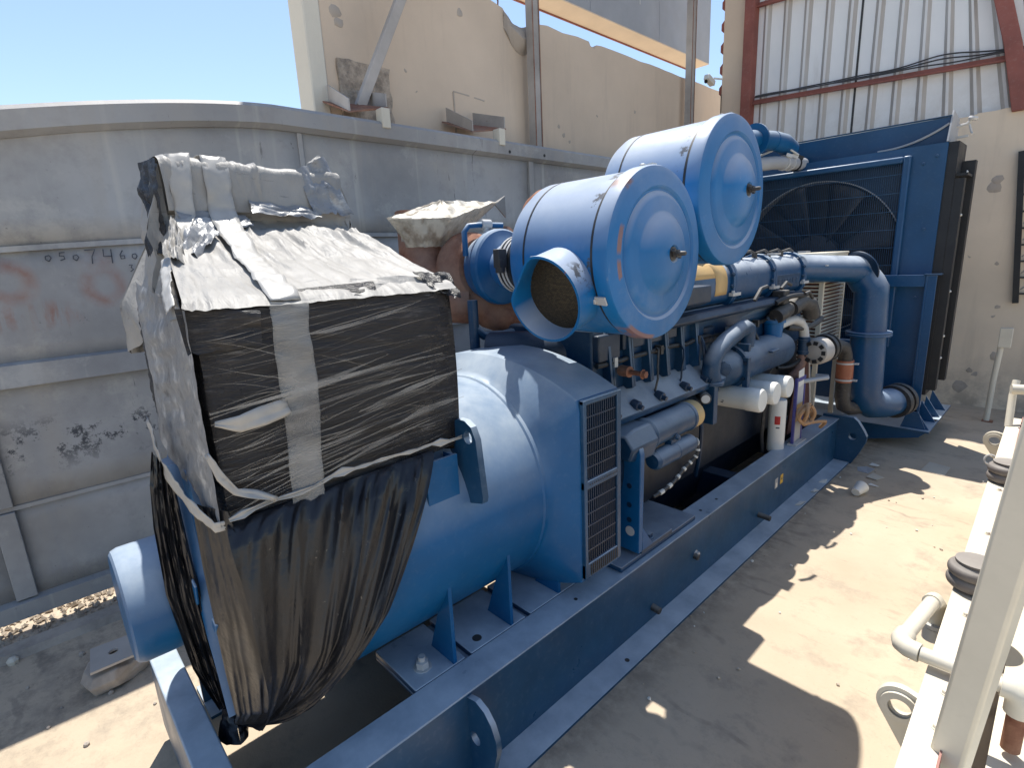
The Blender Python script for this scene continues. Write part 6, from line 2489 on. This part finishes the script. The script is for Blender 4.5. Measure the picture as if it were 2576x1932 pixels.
# ================================================================== EXHAUST BAG
bag = empty("plastic_bag", (-2.65, 1.85, 2.1), "clouded plastic bag tied over the rusty exhaust outlet", "bag")
A_, F_, B_, K_ = V((-2.545, 1.53, 2.14)), V((-2.36, 1.80, 2.13)), V((-2.43, 2.20, 2.235)), V((-2.92, 2.05, 2.26))


def rim(t):
    q = [A_, F_, B_, K_]
    s = (t % 1.0) * 4
    k = int(s) % 4
    f = s - int(s)
    e = f
    return q[k].lerp(q[(k + 1) % 4], e)


def bagside(u, v):
    p = rim(u)
    c = V((-2.655, 1.82, 1.99))
    a = math.atan2(p.y - 1.84, p.x + 2.66)
    rb = 0.138
    low = c + V((math.cos(a) * rb, math.sin(a) * rb, 0.0))
    k = v ** 0.75
    q = p.lerp(low, k)
    d = 0.016 * folds(u * 1.0, v, 22, 1.2, 2.0) * (1 - 0.3 * v)
    n_ = V((math.cos(a), math.sin(a), 0.3))
    return q + n_ * d


m = MB()
m.grid(bagside, 96, 22)
m.build("bag_side", 'bag', bag, angle=70)


def bagtop(u, v):
    p = rim(u)
    c = (A_ + F_ + B_ + K_) / 4 + V((0, 0, 0.045))
    q = p.lerp(c, v)
    q.z += 0.014 * folds(u, v, 14, 2, 7.0) * v + 0.012 * nz3(q.x * 16, q.y * 16, 3)
    return q


m = MB()
m.grid(bagtop, 72, 14)
m.build("bag_top", 'bag', bag, angle=70)
m = MB()
m.lathe([(0, 0.19), (0.015, 0.19)], (-2.665, 1.84, 2.13), (0.15, -0.1, 1), 32)
m.build("outlet_cover", 'film_pale', bag)
m = MB()
m.prism([(-2.43, 2.18, 2.22), (-2.42, 2.25, 2.27), (-2.47, 2.22, 2.24), (-2.45, 2.28, 2.15)], (0.01, 0, 0))
m.build("bag_corner", 'film_pale', bag, smooth=False)

# ---- coil of tan hose hung on the gauge frame
hc = empty("hose_coil", (-1.345, 4.29, 0.62), "coil of tan rubber hose hung on the level gauge stand beside the white canister", "hose")
m = MB()
pts = []
for i in range(64):
    a = 2 * math.pi * i / 20
    r = 0.075 + 0.012 * math.sin(i * 0.7)
    pts.append((-1.335 + 0.022 * math.sin(i * 0.55) + 0.0006 * i, 4.29 + r * 1.05 * math.cos(a), 0.64 + r * math.sin(a)))
m.tube(pts, 0.014, 8)
m.build("loops", 'rope', hc)
m = MB()
m.tube([(-1.32, 4.25, 0.57), (-1.30, 4.34, 0.565), (-1.27, 4.46, 0.55), (-1.25, 4.54, 0.535), (-1.26, 4.57, 0.51), (-1.30, 4.60, 0.46)], 0.014, 8)
m.build("loose_end", 'rope', hc)

# ================================================================== LITTER
m = MB()
m.lathe([(0, 0.0), (0, 0.030), (0.005, 0.032), (0.10, 0.047), (0.105, 0.050), (0.108, 0.047), (0.100, 0.044), (0.01, 0.028)], (-0.975, 4.46, 0.0335), (0.15, 0.95, 0.16), 24, cap=False)
o = m.build("paper_cup", 'white_filter', angle=40)
tag(o, "crushed white paper cup lying on its side on the concrete", "cup")


def scrap(pts, z, mat, name, label, cat, group=None, seed=0):
    m = MB()
    c = V((sum(p[0] for p in pts) / len(pts), sum(p[1] for p in pts) / len(pts), 0))
    m.prism([(x, y, z + 0.004 + 0.012 * noise.noise(V((x * 30, y * 30, seed)))) for x, y in pts], (0, 0, 0.004))
    o = m.build(name, mat, smooth=False)
    return tag(o, label, cat, group)


scrap([(-1.01, 4.90), (-0.93, 4.88), (-0.90, 4.99), (-0.99, 5.03)], 0.0, 'card', "card_scrap", "square scrap of dusty card on the floor beyond the paper cup", "card")
scrap([(-0.96, 4.75), (-0.90, 4.74), (-0.89, 4.77), (-0.95, 4.79)], 0.0, 'white_paper', "paper_scrap", "narrow paper scrap between the card and the paper cup", "paper")
scrap([(-0.72, 5.35), (-0.56, 5.33), (-0.55, 5.55), (-0.70, 5.60)], 0.0, 'card', "card_sheet", "flat sheet of tan card on the floor in front of the radiator base", "card")
scrap([(-1.245, 3.98), (-1.215, 4.0), (-1.205, 4.09), (-1.24, 4.07)], 0.014, 'white_paper', "paper_scrap", "pointed white paper scrap lying on the skid's bottom flange", "paper")
scrap([(-1.255, 4.53), (-1.21, 4.55), (-1.22, 4.63), (-1.25, 4.60)], 0.014, 'white_paper', "paper_scrap", "crumpled white scrap on the skid flange near its far end", "paper")
scrap([(-1.24, 4.30), (-1.215, 4.29), (-1.20, 4.36), (-1.23, 4.37)], 0.014, 'white_paper', "paper_scrap", "thin white scrap on the skid flange between two other scraps", "paper")
scrap([(-1.10, 5.02), (-1.02, 5.0), (-1.0, 5.13), (-1.07, 5.16), (-1.12, 5.09)], 0.0, 'sign_grey', "plastic_scrap", "grey crumpled plastic scrap at the far end of the skid", "plastic")
scrap([(-1.06, 5.20), (-1.0, 5.19), (-0.99, 5.24), (-1.05, 5.26)], 0.0, 'white_paper', "paper_scrap", "small white scrap behind the skid's far lifting plate", "paper")
rs = random.Random(31)
for k in range(34):
    if k < 10:
        x, y = -1.19 + rs.uniform(0.0, 0.05), rs.uniform(2.0, 4.9)
    else:
        x, y = rs.uniform(-1.15, -0.3), rs.uniform(1.3, 5.4)
    r = rs.uniform(0.004, 0.010)
    m = MB()
    m.lathe([(-r * 0.6, 0.0), (-r * 0.3, r), (r * 0.4, r * 0.8), (r * 0.8, 0.0)], (x, y, r * 0.55), (0.2, 0.1, 1), 6)
    for vv in m.bm.verts:
        vv.co += V((nz3(vv.co.x, vv.co.y, k, 200), nz3(vv.co.y, vv.co.z, k, 200), 0)) * r * 0.5
    o = m.build("stone_chip", 'white_paper' if k % 2 else 'gravel', smooth=False)
    tag(o, "tiny pale stone chip on the sandy concrete beside the skid", "chip", "stone chips on the floor beside the skid")
cl = empty("concrete_lump", (-3.0, 0.05, 0), "broken concrete lump with a drilled steel plate on top near the blue end cover", "block")
m = MB()
m.lathe([(0, 0.0), (0.0, 0.12), (0.05, 0.135), (0.09, 0.12), (0.11, 0.0)], (-3.0, 0.05, 0.0), (0, 0, 1), 9)
for vv in m.bm.verts:
    vv.co += V((nz3(vv.co.x, vv.co.y, vv.co.z, 12), nz3(vv.co.y, vv.co.z, 3, 12), 0.5 * nz3(vv.co.x, vv.co.y, 7, 12))) * 0.04
m.build("lump", 'mortar', cl, smooth=False, bevel=0.006)
m = MB()
plate_hole(m, [(-3.10, -0.03, 0.122), (-2.90, -0.05, 0.118), (-2.88, 0.12, 0.128), (-3.07, 0.14, 0.13)], [circ((-2.99, 0.05, 0.1245), (1, -0.1, 0), (0.05, 1, 0.04), 0.020, 14)], (0, 0, 0.012))
m.build("steel_plate", 'grey_steel', cl, smooth=False)
m = MB()
m.lathe([(0.0, 0.0), (0.0, 0.022), (0.02, 0.026), (0.035, 0.015), (0.038, 0)], (-3.50, -0.33, 0.0), (0, 0, 1), 7)
tag(m.build("stone", 'plaster_edge', smooth=False), "pale fist-sized stone on the floor beside the kerb", "stone")
rs = random.Random(8)
for k in range(14):
    x, y = rs.uniform(-3.4, -2.6), rs.uniform(-0.3, 0.6)
    r = rs.uniform(0.006, 0.016)
    m = MB()
    m.lathe([(-r * 0.6, 0.0), (-r * 0.3, r), (r * 0.4, r * 0.8), (r * 0.8, 0.0)], (x, y, r * 0.55), (0.2, 0.1, 1), 7)
    o = m.build("rubble_chip", 'mortar', smooth=False)
    tag(o, "small dark rubble chip on the shaded floor below the steel wall", "chip", "rubble chips in the shade of the steel wall")
